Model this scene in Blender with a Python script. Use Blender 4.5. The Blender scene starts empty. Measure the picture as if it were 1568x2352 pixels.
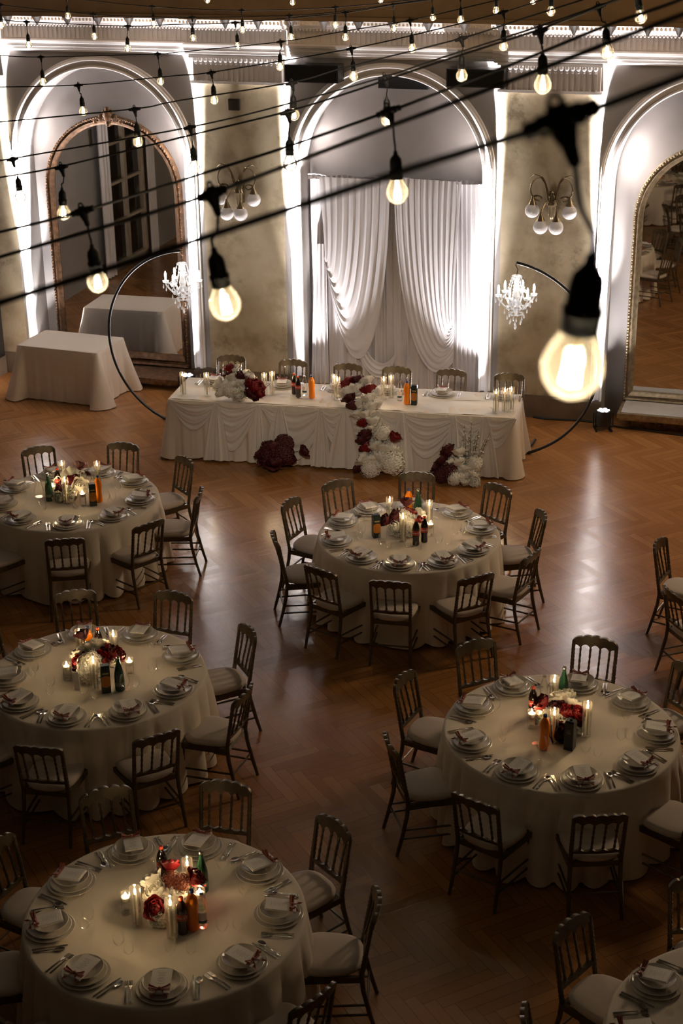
import bpy, bmesh, math, random
from mathutils import Vector, Matrix
random.seed(7)
PI = math.pi
sc = bpy.context.scene
COL = sc.collection

# ------------------------------------------------------------------ camera, light, exposure
FPX = 3616.4                                   # focal length in pixels of the 1568 x 2352 frame
CAMH, PITCH, ROLL = 6.9936, math.radians(22.7397), math.radians(-0.7938)
FW = Vector((0, math.cos(PITCH), -math.sin(PITCH)))
_r0 = Vector((1, 0, 0)); _u0 = _r0.cross(FW)
CR = _r0 * math.cos(ROLL) + _u0 * math.sin(ROLL)
CU = -_r0 * math.sin(ROLL) + _u0 * math.cos(ROLL)
CAM = Vector((0, 0, CAMH))
cd = bpy.data.cameras.new('camera'); cam = bpy.data.objects.new('camera', cd); COL.objects.link(cam)
cd.sensor_fit = 'VERTICAL'; cd.sensor_height = 36; cd.sensor_width = 24
cd.lens = FPX / 2352 * 36
m = Matrix((CR, CU, -FW)).transposed().to_4x4(); m.translation = CAM
cam.matrix_world = m
cd.clip_start = 0.1; cd.clip_end = 200
cd.dof.use_dof = True; cd.dof.focus_distance = 15.5; cd.dof.aperture_fstop = 6.8
sc.camera = cam

sc.view_settings.view_transform = 'Standard'; sc.view_settings.look = 'None'
sc.view_settings.gamma = 1; sc.view_settings.exposure = 0.24
sc.view_settings.use_curve_mapping = False
sc.cycles.max_bounces = 8; sc.cycles.diffuse_bounces = 4; sc.cycles.glossy_bounces = 4
sc.cycles.transparent_max_bounces = 24; sc.cycles.transmission_bounces = 4
sc.cycles.caustics_reflective = False; sc.cycles.caustics_refractive = False
sc.cycles.sample_clamp_indirect = 12.0

w = bpy.data.worlds.new('room_dusk'); sc.world = w; w.use_nodes = True
w.node_tree.nodes['Background'].inputs[0].default_value = (1.0, 0.70, 0.42, 1)
w.node_tree.nodes['Background'].inputs[1].default_value = 0.010

UPLIGHT_POWER = 32000.0
BULB_GLOW = 300.0
FLAME_GLOW = 260.0
SIDE_FILL = 165.0  # power of the two added fill lights out of view

# wall frame: local x runs along the arcaded wall, y into it, z up
WX = Vector((0.9541311, -0.2993891, 0)); WY = Vector((0.2993891, 0.9541311, 0)); WD = 19.7773
WM = Matrix((WX, WY, Vector((0, 0, 1)))).transposed().to_4x4(); WM.translation = WY * WD
def W(s, y, z): return WX * s + WY * (WD + y) + Vector((0, 0, z))

def spot(name, loc, aim, power, angle, col, radius=.05, blend=.6):
    l = bpy.data.lights.new(name, 'SPOT'); l.energy = power; l.color = col
    l.spot_size = math.radians(angle); l.spot_blend = blend; l.shadow_soft_size = radius
    o = bpy.data.objects.new(name, l); COL.objects.link(o)
    o.location = loc; o.rotation_euler = (Vector(aim) - Vector(loc)).to_track_quat('-Z', 'Y').to_euler()
    return o
UP_S = [-10.74, -8.38, -6.72, -4.23, -2.56]           # the stage spots standing at the arch jambs
UP_T = [-10.84, -8.28, -6.75, -4.20, -2.66]           # the jamb strips they graze
for s, t, q in zip(UP_S, UP_T, (1, -1, 1, -1, 1)):
    spot('uplight_beam', W(s, -.27, .30), W(t, 0, 2.7), UPLIGHT_POWER * 6.0, 9.0, (1, .955, .93), .02, 1.0)
    spot('uplight_beam', W(s, -.27, .30), W(t + .05 * q, 0, 1.2), UPLIGHT_POWER * .06, 14, (1, .955, .93), .02, 1.0)
    spot('uplight_beam', W(s, -.27, .30), W(t + .05 * q, 0, .68), UPLIGHT_POWER * .0028, 28, (1, .955, .93), .02, 1.0)
    spot('uplight_spill', W(s, -.27, .30), W(s, -.20, 5.0), UPLIGHT_POWER * .065, 27, (1, .95, .94), .05, 1.0)
    spot('uplight_spill', W(s, -.27, .30), W(s + .55 * q, .30, 2.3), UPLIGHT_POWER * .0070, 58, (1, .95, .96), .05, 1.0)
    spot('uplight_spill', W(s, -.27, .30), W(s, -1.5, 2.4), UPLIGHT_POWER * .010, 112, (1, .94, .93), .05, 1.0)
def area(name, loc, size, power, col, aim=None):
    l = bpy.data.lights.new(name, 'AREA'); l.energy = power; l.color = col; l.shape = 'DISK'; l.size = size
    o = bpy.data.objects.new(name, l); COL.objects.link(o); o.location = loc
    if aim is not None: o.rotation_euler = (Vector(aim) - Vector(loc)).to_track_quat('-Z', 'Y').to_euler()
    return o
spot('added_front_spot', (.3, 2.5, 8.6), (0, 18.2, .6), 1500, 17, (1, .84, .66), .25, .9)  # unseen spot, added to brighten the head table front and its flowers
area('added_side_fill', (-7.6, 19.0, 5.4), 1.6, SIDE_FILL, (1, .74, .46), (-1, 11, .5))  # added fill light out of view on the left, brightens the tables
area('added_side_fill', (7.8, 16.6, 5.4), 1.6, SIDE_FILL, (1, .74, .46), (1, 11, .5))  # matching added fill on the right, also unseen

# ------------------------------------------------------------------ picture ray helpers (a point of the photo + one known coordinate)
def ray(x, y): return CR * ((x - 784) / FPX) - CU * ((y - 1176) / FPX) + FW
def onz(x, y, z):
    d = ray(x, y); return CAM + d * ((z - CAMH) / d.z)
def onwall(x, y, off=0.0):
    d = ray(x, y); return CAM + d * ((WD + off) / d.dot(WY))
def wl(P): return Vector((P.dot(WX), P.dot(WY) - WD, P.z))
def atd(x, y, d): return CAM + ray(x, y) * d
def topix(P):
    q = P - CAM; k = q.dot(FW); return 784 + FPX * q.dot(CR) / k, 1176 - FPX * q.dot(CU) / k

# ------------------------------------------------------------------ materials
MATS = {}
def mat(name, col, rough=.5, metal=0.0, var=0.0, vscale=8.0, col2=None, bump=0.0, bscale=60.0, spec=.5, sheen=0.0, emit=None, estr=0.0, trans=0.0, subs=0.0):
    if name in MATS: return MATS[name]
    m = bpy.data.materials.new(name); m.use_nodes = True; nt = m.node_tree
    b = nt.nodes['Principled BSDF']
    b.inputs['Base Color'].default_value = (*col, 1); b.inputs['Roughness'].default_value = rough
    b.inputs['Metallic'].default_value = metal; b.inputs['Specular IOR Level'].default_value = spec
    if sheen: b.inputs['Sheen Weight'].default_value = sheen
    if trans: b.inputs['Transmission Weight'].default_value = trans
    if subs:
        b.inputs['Subsurface Weight'].default_value = subs; b.inputs['Subsurface Radius'].default_value = (.02, .015, .01); b.inputs['Subsurface Scale'].default_value = .5
    if emit:
        b.inputs['Emission Color'].default_value = (*emit, 1); b.inputs['Emission Strength'].default_value = estr
    tc = None
    if var or bump:
        tc = nt.nodes.new('ShaderNodeTexCoord')
    if var:
        n = nt.nodes.new('ShaderNodeTexNoise'); n.inputs['Scale'].default_value = vscale; n.inputs['Detail'].default_value = 6
        r = nt.nodes.new('ShaderNodeValToRGB')
        c2 = col2 or tuple(c * (1 - var) for c in col)
        r.color_ramp.elements[0].position = .35; r.color_ramp.elements[1].position = .65
        r.color_ramp.elements[0].color = (*c2, 1); r.color_ramp.elements[1].color = (*col, 1)
        nt.links.new(tc.outputs['Object'], n.inputs['Vector']); nt.links.new(n.outputs['Fac'], r.inputs['Fac'])
        nt.links.new(r.outputs['Color'], b.inputs['Base Color'])
    if bump:
        n2 = nt.nodes.new('ShaderNodeTexNoise'); n2.inputs['Scale'].default_value = bscale; n2.inputs['Detail'].default_value = 4
        bp = nt.nodes.new('ShaderNodeBump'); bp.inputs['Strength'].default_value = bump; bp.inputs['Distance'].default_value = .01
        nt.links.new(tc.outputs['Object'], n2.inputs['Vector']); nt.links.new(n2.outputs['Fac'], bp.inputs['Height'])
        nt.links.new(bp.outputs['Normal'], b.inputs['Normal'])
    MATS[name] = m; return m

def glass(name, tint=(1, 1, 1), body=0.0, bodycol=(1, 1, 1), ior=1.45, gl=1.0, k=1.0):
    """thin hollow glass: clear, with Fresnel reflections and a little scattering body"""
    if name in MATS: return MATS[name]
    m = bpy.data.materials.new(name); m.use_nodes = True; nt = m.node_tree; nt.nodes.clear()
    o = nt.nodes.new('ShaderNodeOutputMaterial'); t = nt.nodes.new('ShaderNodeBsdfTransparent'); t.inputs[0].default_value = (*tint, 1)
    g = nt.nodes.new('ShaderNodeBsdfGlossy'); g.inputs['Roughness'].default_value = .03; g.inputs[0].default_value = (gl, gl, gl, 1)
    fr = nt.nodes.new('ShaderNodeFresnel'); fr.inputs[0].default_value = ior
    mx = nt.nodes.new('ShaderNodeMixShader')
    ml = nt.nodes.new('ShaderNodeMath'); ml.operation = 'MULTIPLY'; ml.inputs[1].default_value = k; nt.links.new(fr.outputs[0], ml.inputs[0]); nt.links.new(ml.outputs[0], mx.inputs[0]); nt.links.new(t.outputs[0], mx.inputs[1]); nt.links.new(g.outputs[0], mx.inputs[2])
    last = mx
    if body:
        d = nt.nodes.new('ShaderNodeBsdfTranslucent'); d.inputs[0].default_value = (*bodycol, 1)
        d2 = nt.nodes.new('ShaderNodeBsdfDiffuse'); d2.inputs[0].default_value = (*bodycol, 1)
        mm = nt.nodes.new('ShaderNodeMixShader'); mm.inputs[0].default_value = .5
        nt.links.new(d.outputs[0], mm.inputs[1]); nt.links.new(d2.outputs[0], mm.inputs[2])
        m2 = nt.nodes.new('ShaderNodeMixShader'); m2.inputs[0].default_value = body
        nt.links.new(mx.outputs[0], m2.inputs[1]); nt.links.new(mm.outputs[0], m2.inputs[2]); last = m2
    nt.links.new(last.outputs[0], o.inputs[0])
    MATS[name] = m; return m

def glow(name, col, s):
    if name in MATS: return MATS[name]
    m = bpy.data.materials.new(name); m.use_nodes = True; nt = m.node_tree; nt.nodes.clear()
    o = nt.nodes.new('ShaderNodeOutputMaterial'); e = nt.nodes.new('ShaderNodeEmission')
    e.inputs[0].default_value = (*col, 1); e.inputs[1].default_value = s
    nt.links.new(e.outputs[0], o.inputs[0]); MATS[name] = m; return m

def parquet_mat():
    m = bpy.data.materials.new('herringbone_oak'); m.use_nodes = True; nt = m.node_tree; N = nt.nodes; L = nt.links
    b = N['Principled BSDF']
    def math_(op, a, bb=None, c=None):
        n = N.new('ShaderNodeMath'); n.operation = op
        for i, v in enumerate((a, bb, c)):
            if v is None: continue
            if isinstance(v, (int, float)): n.inputs[i].default_value = v
            else: L.new(v, n.inputs[i])
        return n.outputs[0]
    tc = N.new('ShaderNodeTexCoord'); mp = N.new('ShaderNodeMapping')
    mp.inputs['Rotation'].default_value = (0, 0, math.radians(17.42 + 45))
    L.new(tc.outputs['Object'], mp.inputs['Vector'])
    sp = N.new('ShaderNodeSeparateXYZ'); L.new(mp.outputs[0], sp.inputs[0])
    wdt = .095; n_ = 6
    u = math_('DIVIDE', sp.outputs[0], wdt); v = math_('DIVIDE', sp.outputs[1], wdt)
    i = math_('FLOOR', u); j = math_('FLOOR', v)
    k = math_('FLOORED_MODULO', math_('SUBTRACT', i, j), 2 * n_)
    hor = math_('LESS_THAN', k, n_ - .5)
    fu = math_('SUBTRACT', u, i); fv = math_('SUBTRACT', v, j)
    # horizontal plank id (i-k, j); vertical plank id (i, j+k)
    hx = math_('SUBTRACT', i, k); vy = math_('ADD', j, k)
    idx = math_('ADD', math_('MULTIPLY', hor, hx), math_('MULTIPLY', math_('SUBTRACT', 1, hor), math_('ADD', i, 911)))
    idy = math_('ADD', math_('MULTIPLY', hor, j), math_('MULTIPLY', math_('SUBTRACT', 1, hor), math_('ADD', vy, 377)))
    cb = N.new('ShaderNodeCombineXYZ'); L.new(idx, cb.inputs[0]); L.new(idy, cb.inputs[1])
    wn = N.new('ShaderNodeTexWhiteNoise'); wn.noise_dimensions = '2D'; L.new(cb.outputs[0], wn.inputs['Vector'])
    # across coordinate in the plank, and along coordinate from its end
    acr = math_('ADD', math_('MULTIPLY', hor, fv), math_('MULTIPLY', math_('SUBTRACT', 1, hor), fu))
    edge = math_('MINIMUM', acr, math_('SUBTRACT', 1, acr))
    alh = math_('ADD', k, fu)                                   # 0..n along a horizontal plank
    alv = math_('ADD', math_('SUBTRACT', 2 * n_ - 1, k), fv)    # 0..n along a vertical plank
    al = math_('ADD', math_('MULTIPLY', hor, alh), math_('MULTIPLY', math_('SUBTRACT', 1, hor), alv))
    e2 = math_('MINIMUM', al, math_('SUBTRACT', n_, al))
    ed = math_('MINIMUM', edge, e2)
    gap = math_('LESS_THAN', ed, .035)
    gv = N.new('ShaderNodeCombineXYZ'); L.new(math_('ADD', math_('MULTIPLY', al, .25), math_('MULTIPLY', wn.outputs['Value'], 40)), gv.inputs[0]); L.new(math_('MULTIPLY', acr, 4.5), gv.inputs[1])
    ns = N.new('ShaderNodeTexNoise'); ns.inputs['Scale'].default_value = 2.2; ns.inputs['Detail'].default_value = 5; L.new(gv.outputs[0], ns.inputs['Vector'])
    f = math_('ADD', math_('MULTIPLY', wn.outputs['Value'], .62), math_('MULTIPLY', ns.outputs['Fac'], .42))
    f = math_('ADD', f, math_('MULTIPLY', math_('SUBTRACT', hor, .5), .12))
    rp = N.new('ShaderNodeValToRGB'); cr = rp.color_ramp
    cr.elements[0].position = .05; cr.elements[0].color = (.270, .112, .032, 1)
    cr.elements[1].position = .98; cr.elements[1].color = (.42, .190, .060, 1)
    L.new(f, rp.inputs[0])
    mx = N.new('ShaderNodeMix'); mx.data_type = 'RGBA'; L.new(math_('MULTIPLY', gap, .45), mx.inputs['Factor'])
    L.new(rp.outputs[0], mx.inputs['A']); mx.inputs['B'].default_value = (.035, .014, .007, 1)
    L.new(mx.outputs['Result'], b.inputs['Base Color'])
    nr = N.new('ShaderNodeTexNoise'); nr.inputs['Scale'].default_value = 1.6; nr.inputs['Detail'].default_value = 3; L.new(tc.outputs['Object'], nr.inputs['Vector'])
    L.new(math_('ADD', math_('ADD', .14, math_('MULTIPLY', nr.outputs['Fac'], .10)), math_('MULTIPLY', wn.outputs['Value'], .05)), b.inputs['Roughness'])
    b.inputs['Specular IOR Level'].default_value = .55
    bp = N.new('ShaderNodeBump'); bp.inputs['Strength'].default_value = .25; bp.inputs['Distance'].default_value = .004
    L.new(math_('ADD', math_('MULTIPLY', wn.outputs['Value'], .4), math_('MULTIPLY', gap, -1.0)), bp.inputs['Height']); L.new(bp.outputs[0], b.inputs['Normal'])
    return m

def plaster_mat():
    m = bpy.data.materials.new('worn_mottled_plaster'); m.use_nodes = True; nt = m.node_tree; N = nt.nodes; L = nt.links; b = N['Principled BSDF']
    tc = N.new('ShaderNodeTexCoord')
    n1 = N.new('ShaderNodeTexNoise'); n1.inputs['Scale'].default_value = 1.7; n1.inputs['Detail'].default_value = 9; n1.inputs['Roughness'].default_value = .62
    r1 = N.new('ShaderNodeValToRGB'); e = r1.color_ramp
    e.elements[0].position = .34; e.elements[0].color = (.30, .232, .14, 1); e.elements[1].position = .66; e.elements[1].color = (.55, .47, .33, 1)
    x = e.elements.new(.5); x.color = (.46, .38, .255, 1)
    L.new(tc.outputs['Object'], n1.inputs['Vector']); L.new(n1.outputs['Fac'], r1.inputs[0])
    n2 = N.new('ShaderNodeTexNoise'); n2.inputs['Scale'].default_value = 5.0; n2.inputs['Detail'].default_value = 10; n2.inputs['Roughness'].default_value = .75
    n3 = N.new('ShaderNodeTexNoise'); n3.inputs['Scale'].default_value = 1.1
    L.new(tc.outputs['Object'], n2.inputs['Vector']); L.new(tc.outputs['Object'], n3.inputs['Vector'])
    mu = N.new('ShaderNodeMath'); mu.operation = 'MULTIPLY'; L.new(n2.outputs['Fac'], mu.inputs[0]); L.new(n3.outputs['Fac'], mu.inputs[1])
    r2 = N.new('ShaderNodeValToRGB'); r2.color_ramp.elements[0].position = .325; r2.color_ramp.elements[0].color = (0, 0, 0, 1); r2.color_ramp.elements[1].position = .40; r2.color_ramp.elements[1].color = (1, 1, 1, 1)
    L.new(mu.outputs[0], r2.inputs[0])
    mx = N.new('ShaderNodeMix'); mx.data_type = 'RGBA'
    mm = N.new('ShaderNodeMath'); mm.operation = 'MULTIPLY'; mm.inputs[1].default_value = .6; L.new(r2.outputs[0], mm.inputs[0])
    L.new(mm.outputs[0], mx.inputs['Factor']); L.new(r1.outputs[0], mx.inputs['A']); mx.inputs['B'].default_value = (.16, .122, .068, 1)
    L.new(mx.outputs['Result'], b.inputs['Base Color']); b.inputs['Roughness'].default_value = .8
    bp = N.new('ShaderNodeBump'); bp.inputs['Strength'].default_value = .25; bp.inputs['Distance'].default_value = .01
    L.new(n2.outputs['Fac'], bp.inputs['Height']); L.new(bp.outputs[0], b.inputs['Normal'])
    return m

M_floor = parquet_mat(); M_plaster = plaster_mat()
M_wall = mat('lilac_grey_wall_paint', (.35, .325, .315), .75, var=.12, vscale=1.5)
M_trim = mat('white_stucco', (.80, .76, .74), .6, var=.06, vscale=4, bump=.1, bscale=40)
M_fascia = mat('brown_painted_cove', (.50, .32, .155), .6, var=.25, vscale=2.0)
M_drop = mat('dark_bronze_drop', (.05, .035, .025), .5)
M_base = mat('brown_stone_plinth', (.20, .15, .105), .7, var=.35, vscale=3)
M_chair = mat('antique_gold_lacquer', (.125, .088, .046), .36, metal=.3, var=.35, vscale=14)
M_seat = mat('cream_seat_fabric', (.60, .50, .43), .85, sheen=.2, bump=.15, bscale=300)
M_cloth = mat('white_table_linen', (.77, .67, .57), .8, sheen=.15, bump=.08, bscale=400)
M_sheer = mat('white_chiffon', (.74, .68, .62), .6, sheen=.3)
M_curt = mat('white_voile', (.74, .71, .72), .7, sheen=.3)
M_china = mat('white_china', (.66, .61, .55), .22, spec=.6)
M_steel = mat('polished_cutlery', (.62, .58, .53), .16, metal=1)
M_paper = mat('white_menu_paper', (.90, .85, .82), .7)
M_ink = mat('grey_print', (.40, .37, .36), .7)
M_bow = mat('rust_ribbon', (.30, .065, .038), .5, sheen=.3)
M_glass = glass('clear_glass', (.997, .997, .995), ior=1.35, k=.25)
M_tube = glass('candle_tube_glass', (.975, .975, .96), body=.012, bodycol=(1, .92, .8), ior=1.35, k=.6)
M_black = mat('black_plastic', (.012, .011, .010), .5)
M_rubber = mat('black_rubber_cable', (.010, .009, .008), .6)
M_speaker = mat('black_speaker_cloth', (.007, .006, .006), .9)
M_wax = mat('ivory_wax', (.80, .74, .60), .45, subs=.4)
M_rose_w = mat('white_rose_petal', (.88, .83, .74), .6, var=.06, vscale=40, subs=.2)
M_rose_r = mat('red_rose_petal', (.27, .006, .008), .5, var=.55, vscale=30)
M_rose_d = mat('burgundy_petal', (.095, .010, .012), .6, var=.4, vscale=30)
M_rust = mat('rust_hydrangea', (.24, .055, .025), .6, var=.5, vscale=50)
M_green = mat('green_stem', (.06, .085, .035), .6, var=.3, vscale=20)
M_flame = glow('candle_flame', (1, .72, .38), FLAME_GLOW)
M_fil = glow('bulb_filament', (1, .84, .60), BULB_GLOW)
M_bulb = glass('amber_bulb_glass', (1, .97, .88), body=.020, bodycol=(1, .90, .72), ior=1.3)
M_mirror = mat('mirror_silvering', (.74, .74, .72), .015, metal=1)
M_gilt_d = mat('worn_bronze_gilding', (.23, .125, .065), .42, metal=.45, var=.55, vscale=16, bump=.35, bscale=35)
M_gilt_l = mat('pale_gold_gilding', (.42, .33, .21), .38, metal=.4, var=.4, vscale=18, bump=.35, bscale=35)
M_marble = mat('white_marble', (.70, .68, .67), .25, var=.1, vscale=5)
M_brass = mat('aged_brass', (.22, .17, .10), .35, metal=.8)
M_opal = mat('opal_globe', (.82, .80, .82), .12, spec=.6)
M_crystal = glass('cut_crystal', (.96, .97, .98), body=.28, bodycol=(1, 1, 1), ior=1.7)
M_candlebulb = glow('chandelier_candle_lamp', (1, .95, .88), 28.0)
M_led = glow('stage_light_lens', (.9, .92, 1), 14.0)
M_cola = mat('dark_cola', (.012, .006, .005), .08, spec=.7)
M_redlabel = mat('red_label', (.42, .035, .018), .4)
M_redcap = mat('red_cap', (.75, .07, .015), .4)
M_bluecap = mat('blue_cap', (.02, .04, .16), .4)
M_white = mat('white_print', (.85, .82, .78), .5)
M_orange = mat('orange_soda', (.95, .27, .008), .15, spec=.5, subs=.6)
M_greenb = mat('green_bottle_glass', (.016, .060, .030), .07, spec=.7, trans=.2)
M_carton = mat('dark_green_carton', (.014, .024, .022), .4)
M_fruit = mat('orange_print', (.50, .17, .015), .5)
M_goldp = mat('gold_print', (.42, .32, .12), .5)
M_tealp = mat('teal_print', (.02, .09, .10), .5)
M_pane = mat('dark_window_glass', (.02, .018, .016), .08)
M_wood = mat('painted_window_wood', (.42, .36, .28), .5)
# ------------------------------------------------------------------ mesh helpers
class MB:
    def __init__(s): s.v = []; s.f = []; s.mi = []; s.mats = []; s.cur = 0
    def use(s, m):
        if m not in s.mats: s.mats.append(m)
        s.cur = s.mats.index(m); return s
    def add(s, vs, fs, M=None):
        o = len(s.v)
        s.v += [tuple(M @ Vector(v)) if M is not None else tuple(v) for v in vs]
        for f in fs: s.f.append(tuple(i + o for i in f)); s.mi.append(s.cur)
        return s
    def box(s, c, d, M=None):
        x, y, z = (k / 2 for k in d)
        vs = [(c[0] + a * x, c[1] + b * y, c[2] + e * z) for a in (-1, 1) for b in (-1, 1) for e in (-1, 1)]
        return s.add(vs, [(0, 1, 3, 2), (4, 6, 7, 5), (0, 4, 5, 1), (2, 3, 7, 6), (0, 2, 6, 4), (1, 5, 7, 3)], M)
    def grid(s, fn, nu, nv, M=None, wrap=False, flip=False):
        vs = []; fs = []
        for i in range(nu if wrap else nu + 1):
            for j in range(nv + 1): vs.append(fn(i / nu, j / nv))
        R = nu if wrap else nu + 1
        for i in range(nu):
            for j in range(nv):
                a = i * (nv + 1) + j; b = ((i + 1) % R) * (nv + 1) + j
                q = (a, b, b + 1, a + 1); fs.append(q[::-1] if flip else q)
        return s.add(vs, fs, M)
    def lathe(s, prof, n=20, M=None, cap=True):
        vs = []; fs = []; k = len(prof)
        for i in range(n):
            a = 2 * PI * i / n; c, sn = math.cos(a), math.sin(a)
            for r, z in prof: vs.append((r * c, r * sn, z))
        for i in range(n):
            for j in range(k - 1):
                a = i * k + j; b = ((i + 1) % n) * k + j
                fs.append((a, b, b + 1, a + 1))
        if cap:
            if prof[0][0] > 1e-5: fs.append(tuple(i * k for i in range(n))[::-1])
            if prof[-1][0] > 1e-5: fs.append(tuple(i * k + k - 1 for i in range(n)))
        return s.add(vs, fs, M)
    def tube(s, pts, r, n=8, cap=True, closed=False):
        pts = [Vector(p) for p in pts]; k = len(pts)
        rs = r if isinstance(r, (list, tuple)) else [r] * k
        vs = []; fs = []; up = Vector((0, 0, 1)); prev = None
        for i, p in enumerate(pts):
            a = pts[(i - 1) % k] if (closed or i) else p; b = pts[(i + 1) % k] if (closed or i < k - 1) else p
            t = (b - a).normalized() if (b - a).length > 1e-9 else Vector((0, 0, 1))
            if prev is None:
                x = t.cross(up) if abs(t.z) < .95 else t.cross(Vector((1, 0, 0)))
            else: x = prev - t * prev.dot(t)
            x.normalize(); prev = x; y = t.cross(x)
            for q in range(n):
                an = 2 * PI * q / n; vs.append(p + (x * math.cos(an) + y * math.sin(an)) * rs[i])
        for i in range(k if closed else k - 1):
            for q in range(n):
                a = i * n + q; b = i * n + (q + 1) % n; c = ((i + 1) % k) * n
                fs.append((a, b, c + (q + 1) % n, c + q))
        if cap and not closed: fs += [tuple(range(n))[::-1], tuple((k - 1) * n + q for q in range(n))]
        return s.add(vs, fs)
    def mesh(s, name, m=None, smooth=True, ang=40):
        me = bpy.data.meshes.new(name); me.from_pydata(s.v, [], s.f)
        for x in (s.mats or [m]): me.materials.append(x)
        if s.mats:
            me.polygons.foreach_set('material_index', s.mi)
        me.polygons.foreach_set('use_smooth', [smooth] * len(me.polygons))
        bm = bmesh.new(); bm.from_mesh(me); bmesh.ops.recalc_face_normals(bm, faces=bm.faces)
        if smooth:
            lim = math.radians(ang)
            for e in bm.edges:
                if len(e.link_faces) == 2 and e.calc_face_angle(0) > lim: e.smooth = False
        bm.to_mesh(me); bm.free(); me.update(); return me

def T(x=0, y=0, z=0, rz=0, rx=0, ry=0, s=1):
    return Matrix.Translation((x, y, z)) @ Matrix.Rotation(rz, 4, 'Z') @ Matrix.Rotation(ry, 4, 'Y') @ Matrix.Rotation(rx, 4, 'X') @ Matrix.Scale(s, 4)

def tag(o, label=None, cat=None, group=None, kind=None):
    for k, v in (('label', label), ('category', cat), ('group', group), ('kind', kind)):
        if v: o[k] = v
    if label and not 4 <= len(label.split()) <= 16: print('LABEL LENGTH', len(label.split()), label)
    return o
def obj(name, me, M=None, parent=None):
    o = bpy.data.objects.new(name, me); COL.objects.link(o)
    if parent is not None: o.parent = parent
    if M is not None: o.matrix_basis = M
    return o
def empty(name, M, label, cat, group=None):
    o = bpy.data.objects.new(name, None); COL.objects.link(o); o.matrix_basis = M; o.empty_display_size = .1
    return tag(o, label, cat, group)
def spawn(parts, parent):
    """parts: [(name, mesh, matrix, label, [sub-parts])] - every instance gets objects of its own that share the mesh data"""
    for name, me, M, lab, subs in parts:
        c = obj(name, me, M, parent)
        if lab: c['label'] = lab
        spawn(subs, c)
def inst(name, parts, M, label, cat, group=None):
    e = empty(name, M, label, cat, group); spawn(parts, e); return e
def P(name, me, M=None, lab=None, subs=()): return (name, me, M, lab, list(subs))
def struct(name, me, M=None, parent=None):
    o = obj(name, me, M, parent)
    if parent is None: o['kind'] = 'structure'
    return o

# ------------------------------------------------------------------ the room
FL = MB().add([(-14, -26, 0), (10, -26, 0), (10, .6, 0), (-14, .6, 0)], [(0, 1, 2, 3)])
def fl_world():
    vs = [W(a, b, 0) for a, b in ((-12.3, -27), (9, -27), (9, 1), (-12.3, 1))]
    lo = [v - Vector((0, 0, .2)) for v in vs]
    return MB().add([tuple(v) for v in vs + lo], [(0, 1, 2, 3), (7, 6, 5, 4), (0, 4, 5, 1), (1, 5, 6, 2), (2, 6, 7, 3), (3, 7, 4, 0)])
struct('floor', fl_world().mesh('floor', M_floor, False))

ARC_C = (-9.56, -5.475, -1.38); AR = 1.225; SPR = 3.15; DEP = .36; ZTOP = 5.6; S0, S1 = -12.3, 3.2
def arch_path(c, r, n=36, z0=0.0):
    pts = [(c - r, z0), (c - r, SPR * .5)] + [(c - r * math.cos(PI * i / n), SPR + r * math.sin(PI * i / n)) for i in range(n + 1)] + [(c + r, SPR * .5), (c + r, z0)]
    return pts
wb = MB().use(M_wall)
edges = [S0]
for c in ARC_C: edges += [c - AR, c + AR]
edges.append(S1)
for k in range(0, len(edges), 2):                      # solid piers
    a, b = edges[k], edges[k + 1]
    wb.add([(a, 0, 0), (b, 0, 0), (b, 0, ZTOP), (a, 0, ZTOP)], [(0, 1, 2, 3)])
for c in ARC_C:
    pt = arch_path(c, AR)
    for (x0, z0), (x1, z1) in zip(pt, pt[1:]):
        if abs(x1 - x0) > 1e-6: wb.add([(x0, 0, z0), (x1, 0, z1), (x1, 0, ZTOP), (x0, 0, ZTOP)], [(0, 1, 2, 3)])
        wb.add([(x0, 0, z0), (x1, 0, z1), (x1, DEP, z1), (x0, DEP, z0)], [(0, 1, 2, 3)])
    wb.add([(c - 1.5, DEP, 0), (c + 1.5, DEP, 0), (c + 1.5, DEP, 4.7), (c - 1.5, DEP, 4.7)], [(0, 1, 2, 3)])
wb.add([(S0, .7, 0), (S1, .7, 0), (S1, .7, ZTOP), (S0, .7, ZTOP)], [(0, 1, 2, 3)])
struct('wall_back', wb.mesh('wall_back', M_wall, True, 30), WM)

for i, c in enumerate(ARC_C):                          # moulded archivolts that run down as jamb strips
    prof = [(.0, .02), (.0, -.045), (.012, -.06), (.028, -.045), (.034, -.028), (.078, -.026), (.086, -.05), (.108, -.062), (.128, -.05), (.134, -.03), (.160, -.026), (.166, 0.02)]
    b = MB(); pt = arch_path(c, 1, 44, .30)
    vs = []; fs = []; K = len(prof)
    for x, z in pt:
        ux, uz = (x - c, max(0, z - SPR)); l = math.hypot(ux, uz) or 1; ux /= l; uz /= l
        if z <= SPR: ux, uz = (-1 if x < c else 1), 0
        zz = min(z, SPR)
        for o, y in prof: vs.append((c + ux * (AR + o), y, zz + uz * (AR + o)))
    for q in range(len(pt) - 1):
        for j in range(K - 1): fs.append((q * K + j, (q + 1) * K + j, (q + 1) * K + j + 1, q * K + j + 1))
    b.add(vs, fs)
    struct('trim_%d' % (i + 1), b.mesh('archivolt', M_trim, True, 35), WM)

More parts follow.
